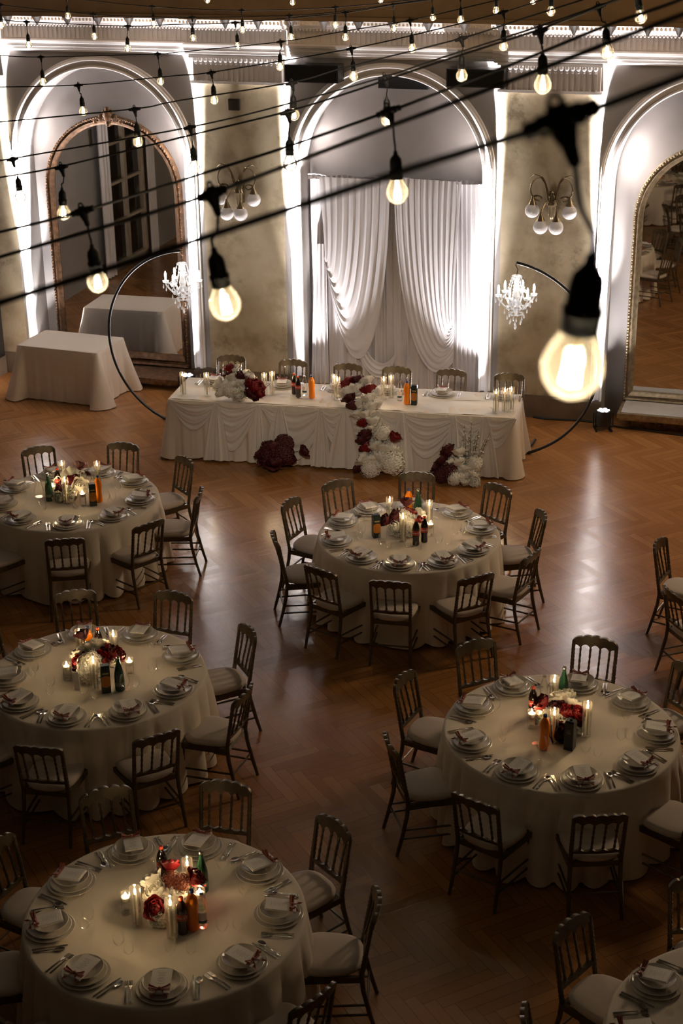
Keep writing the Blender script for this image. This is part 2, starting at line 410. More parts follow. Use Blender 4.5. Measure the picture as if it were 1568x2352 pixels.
piers = [(-12.3, ARC_C[0] - AR - .166), (ARC_C[0] + AR + .166, ARC_C[1] - AR - .166), (ARC_C[1] + AR + .166, ARC_C[2] - AR - .166), (ARC_C[2] + AR + .166, 3.2)]
for i, (a, b_) in enumerate(piers):
    b = MB(); ch = .012
    b.box(((a + b_) / 2, -.01, (4.24 + .3) / 2), (b_ - a - .16 if 0 < i < 3 else b_ - a, .024, 4.24 - .3))
    struct('pilaster_panel', b.mesh('pilaster_panel', M_plaster, False), WM)
    b = MB()
    b.box(((a + b_) / 2, -.03, .14), (b_ - a + .34, .06, .28)); b.box(((a + b_) / 2, -.02, .29), (b_ - a + .33, .04, .03))
    struct('baseboard_back', b.mesh('baseboard', M_base, False), WM)

# entablature: profile swept along the wall, with a break forward over every pier
PRJ = .10
def corn(prof, mname, mt, name, eggs=(), flutes=None):
    b = MB(); runs = []
    for i, (a, b_) in enumerate(piers):
        runs.append((a - .04, b_ + .04, PRJ))
        if i < 3: runs.append((b_ + .04, piers[i + 1][0] - .04, 0))
    for a, e, pj in runs:
        K = len(prof); vs = []
        for s in (a, e):
            for y, z in prof: vs.append((s, y - pj, z))
        fs = [(j, j + 1, K + j + 1, K + j) for j in range(K - 1)] + [tuple(range(K))[::-1], tuple(range(K, 2 * K))]
        b.add(vs, fs)
        for (y, z, r, step) in eggs:
            n = max(1, int((e - a) / step))
            for q in range(n):
                s = a + (q + .5) * (e - a) / n
                b.add(*OCT(s, y - pj, z, r))
        if flutes:
            y, z0, z1, step = flutes; n = max(1, int((e - a) / step))
            for q in range(n):
                s = a + (q + .5) * (e - a) / n
                b.box((s, y - pj, (z0 + z1) / 2), (step * .55, .022, z1 - z0))
    return struct(name, b.mesh(mname, mt, True, 30), WM)
def OCT(x, y, z, r):
    vs = []; fs = []
    for i in range(5):
        ph = PI * (i + .5) / 5 - PI / 2
        for k in range(6): vs.append((x + r * math.cos(ph) * math.cos(k * PI / 3), y + r * math.cos(ph) * math.sin(k * PI / 3), z + r * 1.2 * math.sin(ph)))
    for i in range(4):
        for k in range(6): fs.append((i * 6 + k, i * 6 + (k + 1) % 6, i * 6 + 6 + (k + 1) % 6, i * 6 + 6 + k))
    return vs, fs
corn([(.02, 4.58), (-.03, 4.58), (-.04, 4.60), (-.06, 4.61), (-.06, 4.645), (-.085, 4.65), (-.085, 4.69), (-.11, 4.70), (-.12, 4.73), (-.05, 4.745), (-.05, 4.92),
      (-.09, 4.925), (-.15, 4.945), (-.16, 4.975), (-.20, 4.985), (-.22, 5.02), (-.24, 5.05), (.02, 5.06)], 'entablature', M_trim, 'trim_5',
     eggs=[(-.135, 4.93, .016, .045), (-.215, 5.01, .018, .05)], flutes=(-.055, 4.755, 4.91, .065))
for i, (a, b_) in enumerate(piers[1:3]):               # fluted capital blocks over the two piers
    b = MB(); x = (a + b_) / 2; wd = b_ - a - .02
    b.box((x, -.03, 4.40), (wd - .06, .10, .33)); b.box((x, -.055, 4.245), (wd, .13, .03)); b.box((x, -.07, 4.57), (wd, .16, .03))
    n = 17
    for q in range(n):
        s = x - wd / 2 + .05 + (q + .5) * (wd - .1) / n
        b.box((s, -.088, 4.375), (.036, .022, .19)); b.add(*OCT(s, -.10, 4.485, .018)); b.add(*OCT(s, -.12, 4.535, .03)); b.add(*OCT(s, -.09, 4.272, .014))
    struct('capital_trim', b.mesh('capital', M_trim, True, 30), WM)

# brown cove above the cornice, stepping out over it, with its row of hanging drops
fy = -.46
zf = wl(onwall(784, 49, fy)).z
b = MB()
b.add([(S0, fy, zf), (S1, fy, zf), (S1, fy, 6.9), (S0, fy, 6.9), (S0, .2, zf + .02), (S1, .2, zf + .02)], [(0, 1, 2, 3), (0, 4, 5, 1)])
b.add([(S0, fy - .02, zf + .0), (S1, fy - .02, zf), (S1, fy - .02, zf + .05), (S0, fy - .02, zf + .05), (S0, fy, zf + .06), (S1, fy, zf + .06)], [(0, 1, 2, 3), (3, 2, 5, 4)])
cove = struct('ceiling_cove', b.mesh('cove', M_fascia, False), WM)
dm = MB().lathe([(0.0, -.12), (.012, -.115), (.022, -.09), (.055, -.03), (.07, -.005), (.062, .02)], 10).mesh('pendant_drop', M_drop)
for x in (18, 85, 155, 225, 296, 367, 441, 517, 592, 667, 744, 823, 902, 983, 1066, 1150, 1236, 1318, 1403, 1488, 1560):
    q = wl(onwall(x, 44 + x * 18 / 1568, fy + .05)); o = obj('pendant_drop', dm, Matrix.Translation((q.x, fy + .045, zf)), cove)

# the side wall to the left, with its tall windows (the mirrors look at it)
b = MB(); b.box((S0 - .1, -13, 3.2), (.2, 28, 6.4))
struct('wall_left', b.mesh('wall_left', M_wall, False), WM)
for k, yc in enumerate((-5.7, -9.6, -13.5)):
    b = MB(); zb, zt, wd = .15, 3.0, 1.5
    for yy in (yc - wd / 2, yc, yc + wd / 2): b.box((S0 + .05, yy, (zb + zt) / 2), (.10, .10, zt - zb))
    for zz in (zb, .9, 1.6, 2.3, zt): b.box((S0 + .05, yc, zz), (.09, wd, .05))
    wn = struct('window_%d' % (k + 1), b.mesh('window', M_wood, False), WM)
    b = MB(); b.box((S0 + .02, yc, (zb + zt) / 2), (.02, wd, zt - zb)); obj('pane', b.mesh('pane', M_pane, False), None, wn)
    for sd in (-1, 1):
        b = MB(); b.grid(lambda u, v: (S0 + .16 + .03 * math.sin(u * 6 * PI), yc + sd * (wd / 2 + .05 + .36 * u), .03 + 3.1 * v), 36, 1)
        cu = obj('window_curtain', b.mesh('window_curtain', M_curt), WM)
        tag(cu, 'pale pleated curtain beside tall dark window %s the mirror wall' % ['closest to', 'second along from', 'third along from'][k], 'curtain', 'pale window curtains')
# ------------------------------------------------------------------ wall fittings
def mirror(c, R, rg, zs, z0, zg, mt, name_lab):
    D = DEP - .005
    e = empty('arched_mirror', WM @ Matrix.Translation((c, D, 0)), name_lab, 'mirror')
    n = 40
    def path(r, zb): return [(-r, zb), (-r, zb + .5), (-r, zs * .55), (-r, zs)] + [(-r * math.cos(PI * i / n), zs + r * math.sin(PI * i / n)) for i in range(1, n)] + [(r, zs), (r, zs * .55), (r, zb + .5), (r, zb)]
    # frame cross-section between outer and inner outline
    prof = [(0, 0), (0, -.05), (.10, -.085), (.22, -.075), (.30, -.055), (.42, -.05), (.55, -.075), (.68, -.06), (.80, -.035), (1, -.02), (1, 0)]
    po, pi_ = path(R, z0), path(rg, zg); b = MB(); vs = []; K = len(prof); fs = []
    for (xo, zo), (xi, zi) in zip(po, pi_):
        for t, y in prof: vs.append((xo + (xi - xo) * t, y, zo + (zi - zo) * t))
    N = len(po)
    for q in range(N):
        for j in range(K - 1):
            a = q * K + j; bb = ((q + 1) % N) * K + j; fs.append((a, bb, bb + 1, a + 1))
    b.add(vs, fs)
    fr = obj('mirror_frame', b.mesh('mirror_frame', mt, True, 35), None, e)
    # carved leaf beads along the frame
    b = MB()
    def along(t):
        L = [0]
        for (x0, z0_), (x1, z1_) in zip(po, po[1:]): L.append(L[-1] + math.hypot(x1 - x0, z1_ - z0_))
        d = t * L[-1]
        for k in range(len(L) - 1):
            if d <= L[k + 1]:
                f = (d - L[k]) / max(1e-6, L[k + 1] - L[k]); xo = po[k][0] + (po[k + 1][0] - po[k][0]) * f; zo = po[k][1] + (po[k + 1][1] - po[k][1]) * f
                xi = pi_[k][0] + (pi_[k + 1][0] - pi_[k][0]) * f; zi = pi_[k][1] + (pi_[k + 1][1] - pi_[k][1]) * f
                return xo + (xi - xo) * .16, zo + (zi - zo) * .16
        return po[-1]
    nb = 190
    for q in range(nb):
        x, z = along((q + .5) / nb); b.add(*OCT(x, -.078, z, .018 if q % 2 else .013))
    obj('carved_leaf_border', b.mesh('carved_border', mt, True, 50), None, fr)
    b = MB()
    for dx, dz, r in ((0, .05, .085), (-.10, .02, .06), (.10, .02, .06), (-.19, -.02, .045), (.19, -.02, .045), (0, .13, .045), (-.05, .10, .04), (.05, .10, .04), (0, -.05, .05)):
        b.lathe([(0, -r), (r * .6, -r * .8), (r, 0), (r * .6, r * .8), (0, r)], 8, Matrix.Translation((dx, -.06, zs + R + dz - .05)) @ Matrix.Diagonal((1, .55, 1, 1)))
    obj('carved_crest', b.mesh('carved_crest', mt), None, fr)
    gl = [(x, -.012, z) for x, z in pi_]
    # a real, slightly thick mirror plate
    b = MB(); k = len(gl); b.add(gl + [(x, -.002, z) for x, _, z in gl], [tuple(range(k))] + [(i, (i + 1) % k, k + (i + 1) % k, k + i) for i in range(k)])
    obj('mirror_glass', b.mesh('mirror_glass', M_mirror, False), None, e)
mirror(ARC_C[0] - .02, 1.03, .91, 2.67, .16, .345, M_gilt_d, 'tall arched mirror in bronze carved frame behind the bare white side table')
mirror(ARC_C[2], .985, .86, 2.65, .235, .36, M_gilt_l, 'tall arched mirror in pale gold frame above the marble ledge')

def console(c, hw, h, top, lab, carve):
    e = empty('mirror_console', WM @ Matrix.Translation((c, 0, 0)), lab, 'console')
    b = MB(); b.box((0, .045, h - .03), (2 * hw, .60, .06)); b.box((0, .045, h - .075), (2 * hw - .05, .57, .03))
    obj('console_top', b.mesh('console_top', M_gilt_l if top else M_gilt_d, False), None, e)
    if top:
        b = MB(); b.box((0, .03, h + .006), (2 * hw - .09, .50, .012)); o = obj('marble_slab', b.mesh('marble_slab', M_marble, False), None, e); o['label'] = 'white marble slab'
    b = MB(); b.box((0, .10, (h - .09) / 2 + .0), (2 * hw - .34 if top else 2 * hw - .06, .44, h - .09))
    obj('console_base', b.mesh('console_base', M_gilt_d, False), None, e)
    for sx in carve:
        b = MB(); b.box((sx, -.125, (h - .09) / 2), (.24, .02, h * .5))
        for q in (-1, 1): b.lathe([(0, -.03), (.025, -.02), (.035, 0), (.025, .02), (0, .03)], 8, Matrix.Translation((sx + q * .05, -.135, (h - .09) / 2)))
        obj('carved_panel', b.mesh('carved_panel', M_gilt_d), None, e)
console(ARC_C[0] - .02, 1.16, .155, False, 'low dark carved plinth carrying the bronze framed mirror', (-.6, .35))
console(ARC_C[2] + .02, 1.0, .225, True, 'low white marble topped ledge with gilded edge under pale mirror', (-.5, .5))

def wall_box(x0, y0, x1, y1, dep, off, name, lab, cat, mt, grille=True):
    a = wl(onwall(x0, y0, off)); c = wl(onwall(x1, y1, off)); w_, h_ = c.x - a.x, a.z - c.z
    e = empty(name, WM @ Matrix.Translation(((a.x + c.x) / 2, off, (a.z + c.z) / 2)), lab, cat)
    b = MB(); b.box((0, dep / 2, 0), (w_, dep, h_)); obj('cabinet', b.mesh('cabinet', mt, False), None, e)
    b = MB(); b.box((0, -.004, 0), (w_ - .03, .009, h_ - .03)); obj('speaker_cloth', b.mesh('speaker_cloth', M_speaker, False), None, e)
wall_box(653, 148, 776, 192, .26, -.30, 'wall_loudspeaker', 'long black loudspeaker at the arch shoulder beside the small square box', 'speaker', M_black)
wall_box(1025, 158, 1156, 203, .26, -.30, 'wall_loudspeaker', 'long black loudspeaker at the arch shoulder above the four-globe sconce side', 'speaker', M_black)
wall_box(868, 170, 982, 206, .22, .02, 'wall_loudspeaker', 'black loudspeaker tucked under the crown of the curtained arch', 'speaker', M_black)
q0, q1 = wl(onwall(528, 226)), wl(onwall(553, 252))
b = MB(); b.box(((q0.x + q1.x) / 2, -.04, (q0.z + q1.z) / 2), (.147, .06, .145)); b.box(((q0.x + q1.x) / 2, -.073, (q0.z + q1.z) / 2), (.12, .008, .12))
tag(obj('wall_vent_box', b.mesh('wall_vent_box', mat('dark_brown_box', (.035, .024, .018), .6), False), WM), 'small square dark box high on the mottled plaster pier', 'speaker')
e = empty('floor_loudspeaker', WM @ Matrix.Translation((-11.62, -.30, 0)), 'black floor loudspeaker cabinet on low stand at the end pier', 'speaker')
b = MB(); b.box((0, 0, .66), (.62, .45, .80)); obj('cabinet', b.mesh('cabinet', M_black, False), None, e)
b = MB(); b.box((0, -.232, .66), (.56, .015, .74)); obj('speaker_cloth', b.mesh('speaker_cloth', M_speaker, False), None, e)
b = MB(); b.box((0, 0, .13), (.64, .46, .26)); obj('stand', b.mesh('stand', M_base, False), None, e)

# globe sconces
def sconce(px, py, lab):
    c = wl(onwall(px, py, -.12))
    e = empty('globe_sconce', WM @ Matrix.Translation((c.x, -.03, c.z)), lab, 'wall lamp')
    b = MB(); b.lathe([(0, -.20), (.02, -.19), (.05, -.15), (.055, -.05), (.075, 0), (.05, .07), (.055, .10), (.03, .15), (0, .17)], 14, Matrix.Translation((0, -.08, 0)))
    b.box((0, -.01, 0), (.10, .03, .30)); obj('sconce_body', b.mesh('sconce_body', M_brass), None, e)
    for k in range(3):
        pass
    for sx, sy, gz, sc_ in ((-1, -.16, -.07, 1), (1, -.16, -.07, 1), (-.42, -.30, -.24, .0), (.42, -.30, -.24, .0)):
        gx = .235 * sx
        b = MB(); pts = []
        if sc_:
            for t in range(15): u = t / 14; pts.append((sx * (.03 + .12 * u), -.08 - .08 * u, .05 + .30 * math.sin(u * PI * .55)))
            for t in range(1, 12): u = t / 11; pts.append((sx * (.15 + .115 * math.sin(u * PI)), -.16, .20 + .145 * math.cos(u * PI)))
            for t in range(1, 14): u = t / 13; r = .145 * (1 - .75 * u) * .55; pts.append((sx * (.16 - r * math.sin(u * 2.2 * PI) * .9 + .02), -.16, .055 + .06 * u + r * (1 - math.cos(u * 2.2 * PI)) * .35))
            b.tube(pts, .010, 6)
            b.tube([(gx, -.16, .10), (gx, -.16, gz + .13)], .008, 6)
            b.tube([(sx * .045, -.1, .04), (sx * .09, -.13, .27), (sx * .16, -.13, .36), (sx * .23, -.13, .38), (sx * .29, -.12, .33)], [.009, .008, .007, .006, .004], 6)
        else:
            for t in range(12): u = t / 11; pts.append((gx * u, -.08 + (sy + .08) * u, -.02 + .10 * math.sin(u * PI) - .05 * u))
            b.tube(pts, .010, 6)
        obj('scroll_arm', b.mesh('scroll_arm', M_brass), None, e)
        ar = e
        b = MB(); b.lathe([(.012, .19), (.02, .15), (.052, .085), (.055, .075), (0, .07)], 14, Matrix.Translation((gx, sy, gz)))
        obj('globe_cap', b.mesh('globe_cap', M_brass), None, e)
        b = MB(); r = .094; b.lathe([(r * math.sin(PI * i / 14), -r * math.cos(PI * i / 14)) for i in range(15)], 22, Matrix.Translation((gx, sy, gz)))
        o = obj('glass_globe', b.mesh('glass_globe', M_opal), None, e); o['label'] = 'white opal glass globe'
sconce(1267, 470, 'brass scroll wall lamp with four white globes above the hanging ring chandelier arm')
sconce(548, 442, 'brass scroll wall lamp with four white globes under the small square box')
c_ = empty('globe_sconce', WM @ Matrix.Translation((S0 + .02, -4.55, 2.5)) @ Matrix.Rotation(-PI / 2, 4, 'Z'), 'four-globe wall lamp seen only inside the bronze framed mirror', 'wall lamp')
for gx, gz in ((-.2, .05), (.2, .05), (-.1, -.12), (.1, -.12), (0, .2)):
    b = MB(); r = .094; b.lathe([(r * math.sin(PI * i / 10), -r * math.cos(PI * i / 10)) for i in range(11)], 14, Matrix.Translation((gx, .18, gz))); obj('glass_globe', b.mesh('glass_globe', M_opal), Matrix.Rotation(PI, 4, 'Z'), c_)
b = MB(); b.box((0, -.05, 0), (.10, .10, .3)); obj('sconce_body', b.mesh('sconce_body', M_brass), None, c_)

# stage spots on the floor at the jambs
b = MB(); b.lathe([(.10, 0), (.105, .02), (.105, .17), (.095, .19), (.095, .20)], 20); par_body = b.mesh('par_body', M_black)
b = MB(); b.box((-.125, 0, .09), (.012, .05, .18)); b.box((.125, 0, .09), (.012, .05, .18)); b.box((0, 0, -.015), (.262, .05, .012)); b.box((-.10, .0, -.05), (.02, .24, .02)); b.box((.10, .0, -.05), (.02, .24, .02)); par_yoke = b.mesh('par_yoke', M_black, False)
b = MB()
for k in range(7):
    a = k * PI / 3; rr = 0 if k == 6 else .056
    b.lathe([(0, 0), (.022, 0), (.022, .008), (0, .010)], 10, Matrix.Translation((rr * math.cos(a), rr * math.sin(a), .198)))
par_lens = b.mesh('par_lens', M_led)
LABUP = ['beside the bare white side table', 'between bronze mirror and mottled pier', 'at the curtain edge behind the flowers', 'at the curtain edge by hanging chandelier', 'by the pale gold mirror']
for s, lb in zip(UP_S, LABUP):
    inst('stage_spotlight', [P('lamp_body', par_body, None, None, [P('lens_array', par_lens)]), P('yoke', par_yoke)], WM @ Matrix.Translation((s + .03, -.29, .065)) @ Matrix.Rotation(.3, 4, 'Z'), 'black stage spotlight shining up the arch jamb ' + lb, 'spotlight', 'stage spotlights')
# cables along the skirting
def cable(pix, lab, r=.009):
    b = MB(); b.tube([onz(x, y, r) for x, y in pix], r, 6); tag(obj('power_cable', b.mesh('power_cable', M_rubber)), lab, 'cable')
cable([(1225, 958), (1250, 962), (1290, 964), (1330, 966), (1364, 970)], 'black cable along the plinth from head table to the spotlight', .012)
cable([(1396, 976), (1425, 981), (1460, 984), (1500, 991), (1568, 1000)], 'black cable on the floor below the marble ledge', .010)

# ------------------------------------------------------------------ drapery in the middle arch
yc = DEP - .16
def pleat(u, k, ph): return .022 * math.sin(u * k + ph) + .012 * math.sin(u * k * 1.71 + 1.3 * ph) + .008 * math.sin(u * k * 3.1)
eC = empty('draped_curtain', WM, 'white pleated voile curtain with looped swags filling the middle arch', 'curtain')
s0, s1 = wl(onwall(709, 402, yc)).x, ARC_C[1] + AR - .015
b = MB(); b.grid(lambda u, v: (s0 + (s1 - s0) * u + .01 * math.sin(v * 5 + u * 30), yc + .06 + pleat(u, 95, .4 + .6 * v) * (.5 + .7 * (1 - v)), .02 + 3.0 * v), 300, 16)
obj('pleated_panel', b.mesh('pleated_panel', M_curt), None, eC)
b = MB(); b.grid(lambda u, v: (s0 - .02 + (s1 - s0 + .02) * u, yc + .02 + .012 * math.sin(u * 210) + .02 * math.sin(v * PI), 2.975 + .07 * v + .012 * math.sin(u * 37)), 240, 3)
obj('gathered_heading', b.mesh('gathered_heading', M_curt), None, eC)
def wp(x, y, off): return wl(onwall(x, y, off))
def swag(A, B, c1, c2, nf, amp, off, name, parent, M=None, nu=70, nv=44, mt=None, conv=wp):
    """cloth made of a family of hanging curves from A(u) to the tie point B(u); c1/c2 are the control points"""
    def fn(u, v):
        p0, p3, p1, p2 = A(u), B(u), c1(u), c2(u)
        t = v; x = (1 - t)**3 * p0[0] + 3 * t * (1 - t)**2 * p1[0] + 3 * t * t * (1 - t) * p2[0] + t**3 * p3[0]
        y = (1 - t)**3 * p0[1] + 3 * t * (1 - t)**2 * p1[1] + 3 * t * t * (1 - t) * p2[1] + t**3 * p3[1]
        q = conv(x, y, off)
        k = math.sin(PI * min(1, t * 1.02)) ** .5
        q.y -= amp * (.45 + .55 * k) * (math.sin(u * nf * 2 * PI) + .4 * math.sin(u * nf * 4.6 * PI + 1)) + .05 * k * (.4 + .6 * u)
        return q
    b = MB(); b.grid(fn, nu, nv)
    return obj(name, b.mesh(name, mt or M_curt), M, parent)
# big swag tied to the left edge
swag(lambda u: (733 + 162 * u, 406 + 8 * u), lambda u: (741 + 14 * u * u, 570 + 8 * u + 150 * max(0, u - .55)), lambda u: (745 + 150 * u, 520 + 300 * u), lambda u: (752 + 60 * u, 640 + 330 * u), 9, .010, yc - .02, 'looped_swag', eC)
# big swag tied to the right
swag(lambda u: (1060 - 155 * u, 418 - 10 * u), lambda u: (1042 - 2 * u, 742 + 90 * u * u), lambda u: (1045 - 135 * u, 640 + 100 * u), lambda u: (1036 - 60 * u, 770 + 150 * u), 11, .010, yc - .03, 'looped_swag', eC)
# small swags near the floor
swag(lambda u: (833 - 15 * u, 770 + 20 * u), lambda u: (912 - 4 * u, 805 + 22 * u), lambda u: (845 - 12 * u, 830 + 30 * u), lambda u: (885, 858 + 40 * u), 3, .009, yc - .01, 'looped_swag', eC, nu=24, nv=24)
# hanging tails below the side ties
b = MB(); b.grid(lambda u, v: tuple(wp(722 + 26 * u + 14 * (1 - v) * (u - .5), 560 + (1 - v) * 320, yc - .03 + .02 * math.sin(u * 22))), 30, 12); obj('curtain_tail', b.mesh('curtain_tail', M_curt), None, eC)
b = MB(); b.grid(lambda u, v: tuple(wp(1040 + 76 * u, 424 + (1 - v) * 480, yc - .02 + .022 * math.sin(u * 46) + .01 * math.sin(u * 91))), 110, 6); obj('curtain_tail', b.mesh('curtain_tail', M_curt), None, eC)

# ------------------------------------------------------------------ black ring stands with crystal chandeliers
def ring_stand(c, yl, zc, R, a0, a1, lab, foot):
    e = empty('ring_stand', WM @ Matrix.Translation((c, yl, 0)), lab, 'ring stand')
    b = MB(); b.tube([(R * math.cos(a0 + (a1 - a0) * i / 70), 0, zc + R * math.sin(a0 + (a1 - a0) * i / 70)) for i in range(71)], .018, 10)
    obj('ring_tube', b.mesh('ring_tube', M_black), None, e)
    b = MB(); b.tube([(foot - .02, -.02, .018), (foot, .5, .018)] if foot > 0 else [(foot - .02, 0, .018), (foot + .9, 0, .018)], .018, 8); obj('floor_foot', b.mesh('floor_foot', M_black), None, e)
yL = wl(onz(383, 964, 0)).y; yR = wl(onz(1211, 1043, 0)).y
ring_stand(-7.757, yL, 1.121, 1.20, math.radians(95.5), math.radians(246.8), 'large open black ring stand beside the bare white side table', -.47)
ring_stand(-3.718, yR, 1.195, 1.25, math.radians(80.5), math.radians(-70.5), 'large open black ring stand between head table and stage spotlight', .42)
drop = MB().lathe([(0, -.028), (.007, -.018), (.008, -.008), (.003, .012), (0, .02)], 6).mesh('crystal_drop', M_crystal, False)
bead = MB()
def chandelier(top, lab):
    e = empty('crystal_chandelier', WM @ Matrix.Translation(top) @ Matrix.Diagonal((1.05, 1.05, 1.12, 1)), lab, 'chandelier')
    b = MB(); b.tube([(0, 0, 0), (-.015, 0, -.04), (.01, 0, -.08), (0, 0, -.15)], .006, 6); obj('hanging_chain', b.mesh('hanging_chain', M_steel), None, e)
    b = MB(); b.lathe([(0, -.14), (.055, -.15), (.062, -.17), (.03, -.18), (.022, -.24), (.034, -.28), (.03, -.33), (.045, -.38), (.035, -.42), (.07, -.46), (.03, -.50), (.02, -.56), (0, -.60)], 12); obj('glass_column', b.mesh('glass_column', M_crystal, False), None, e)
    for k in range(6):
        a = k * PI / 3 + .35; ca, sa = math.cos(a), math.sin(a)
        b = MB(); b.tube([((.03 + .17 * t / 8) * ca, (.03 + .17 * t / 8) * sa, -.44 - .055 * math.sin(t / 8 * PI * 1.2)) for t in range(9)] + [(.205 * ca, .205 * sa, -.385)], .010, 6)
        ar = obj('glass_arm', b.mesh('glass_arm', M_crystal), None, e)
        b = MB(); b.lathe([(0, -.385), (.035, -.375), (.042, -.355), (.03, -.36), (.012, -.35), (.012, -.34), (0, -.34)], 10, Matrix.Translation((.205 * ca, .205 * sa, 0))); obj('drip_cup', b.mesh('drip_cup', M_crystal, False), None, ar)
        b = MB(); b.lathe([(.011, -.34), (.013, -.31), (.013, -.275), (.007, -.252), (0, -.243)], 8, Matrix.Translation((.205 * ca, .205 * sa, 0))); obj('candle_bulb', b.mesh('candle_bulb', M_candlebulb), None, ar)
        b = MB()
        b.tube([((.055 + .14 * t / 12) * ca, (.055 + .14 * t / 12) * sa, -.165 - .21 * t / 12 - .09 * math.sin(t / 12 * PI)) for t in range(13)], .003, 5)
        for t in range(13):
            u = t / 12; r = .055 + .14 * u; b.add(*OCT(r * ca, r * sa, -.165 - .21 * u - .09 * math.sin(u * PI), .0095))
        obj('bead_strand', b.mesh('bead_strand', M_crystal, False), None, e)
        for t, (rr, zz) in enumerate(((.235, -.415), (.175, -.415), (.205, -.44), (.13, -.54), (.10, -.60), (.07, -.655))):
            obj('crystal_drop', drop, Matrix.Translation((rr * math.cos(a + .12 * (t % 3)), rr * math.sin(a + .12 * (t % 3)), zz)) @ Matrix.Scale(1.2, 4), e)
    b = MB(); b.tube([(.115 * math.cos(k * PI / 10), .115 * math.sin(k * PI / 10), -.50) for k in range(20)], .003, 5, closed=True); b.tube([(.08 * math.cos(k * PI / 10), .08 * math.sin(k * PI / 10), -.57) for k in range(20)], .003, 5, closed=True)
    for k in range(20): a = k * PI / 10; b.add(*OCT(.115 * math.cos(a), .115 * math.sin(a), -.50, .010)); b.add(*OCT(.08 * math.cos(a), .08 * math.sin(a), -.57, .009))
    obj('bead_ring', b.mesh('bead_ring', M_crystal, False), None, e)
    obj('bottom_drop', drop, Matrix.Translation((0, 0, -.70)) @ Matrix.Scale(1.9, 4), e)
    l = bpy.data.lights.new('chandelier_light', 'POINT'); l.energy = 5; l.color = (1, .94, .86); l.shadow_soft_size = .12
    lo = bpy.data.objects.new('chandelier_light', l); COL.objects.link(lo); lo.matrix_basis = WM @ Matrix.Translation((top[0], top[1] - .0, top[2] - .27))
chandelier((-7.865, yL, 2.33), 'small lit crystal chandelier beside the bronze framed mirror')
chandelier((-3.505, yR, 2.44), 'small lit crystal chandelier hung at the plaster pier beside the white curtain')
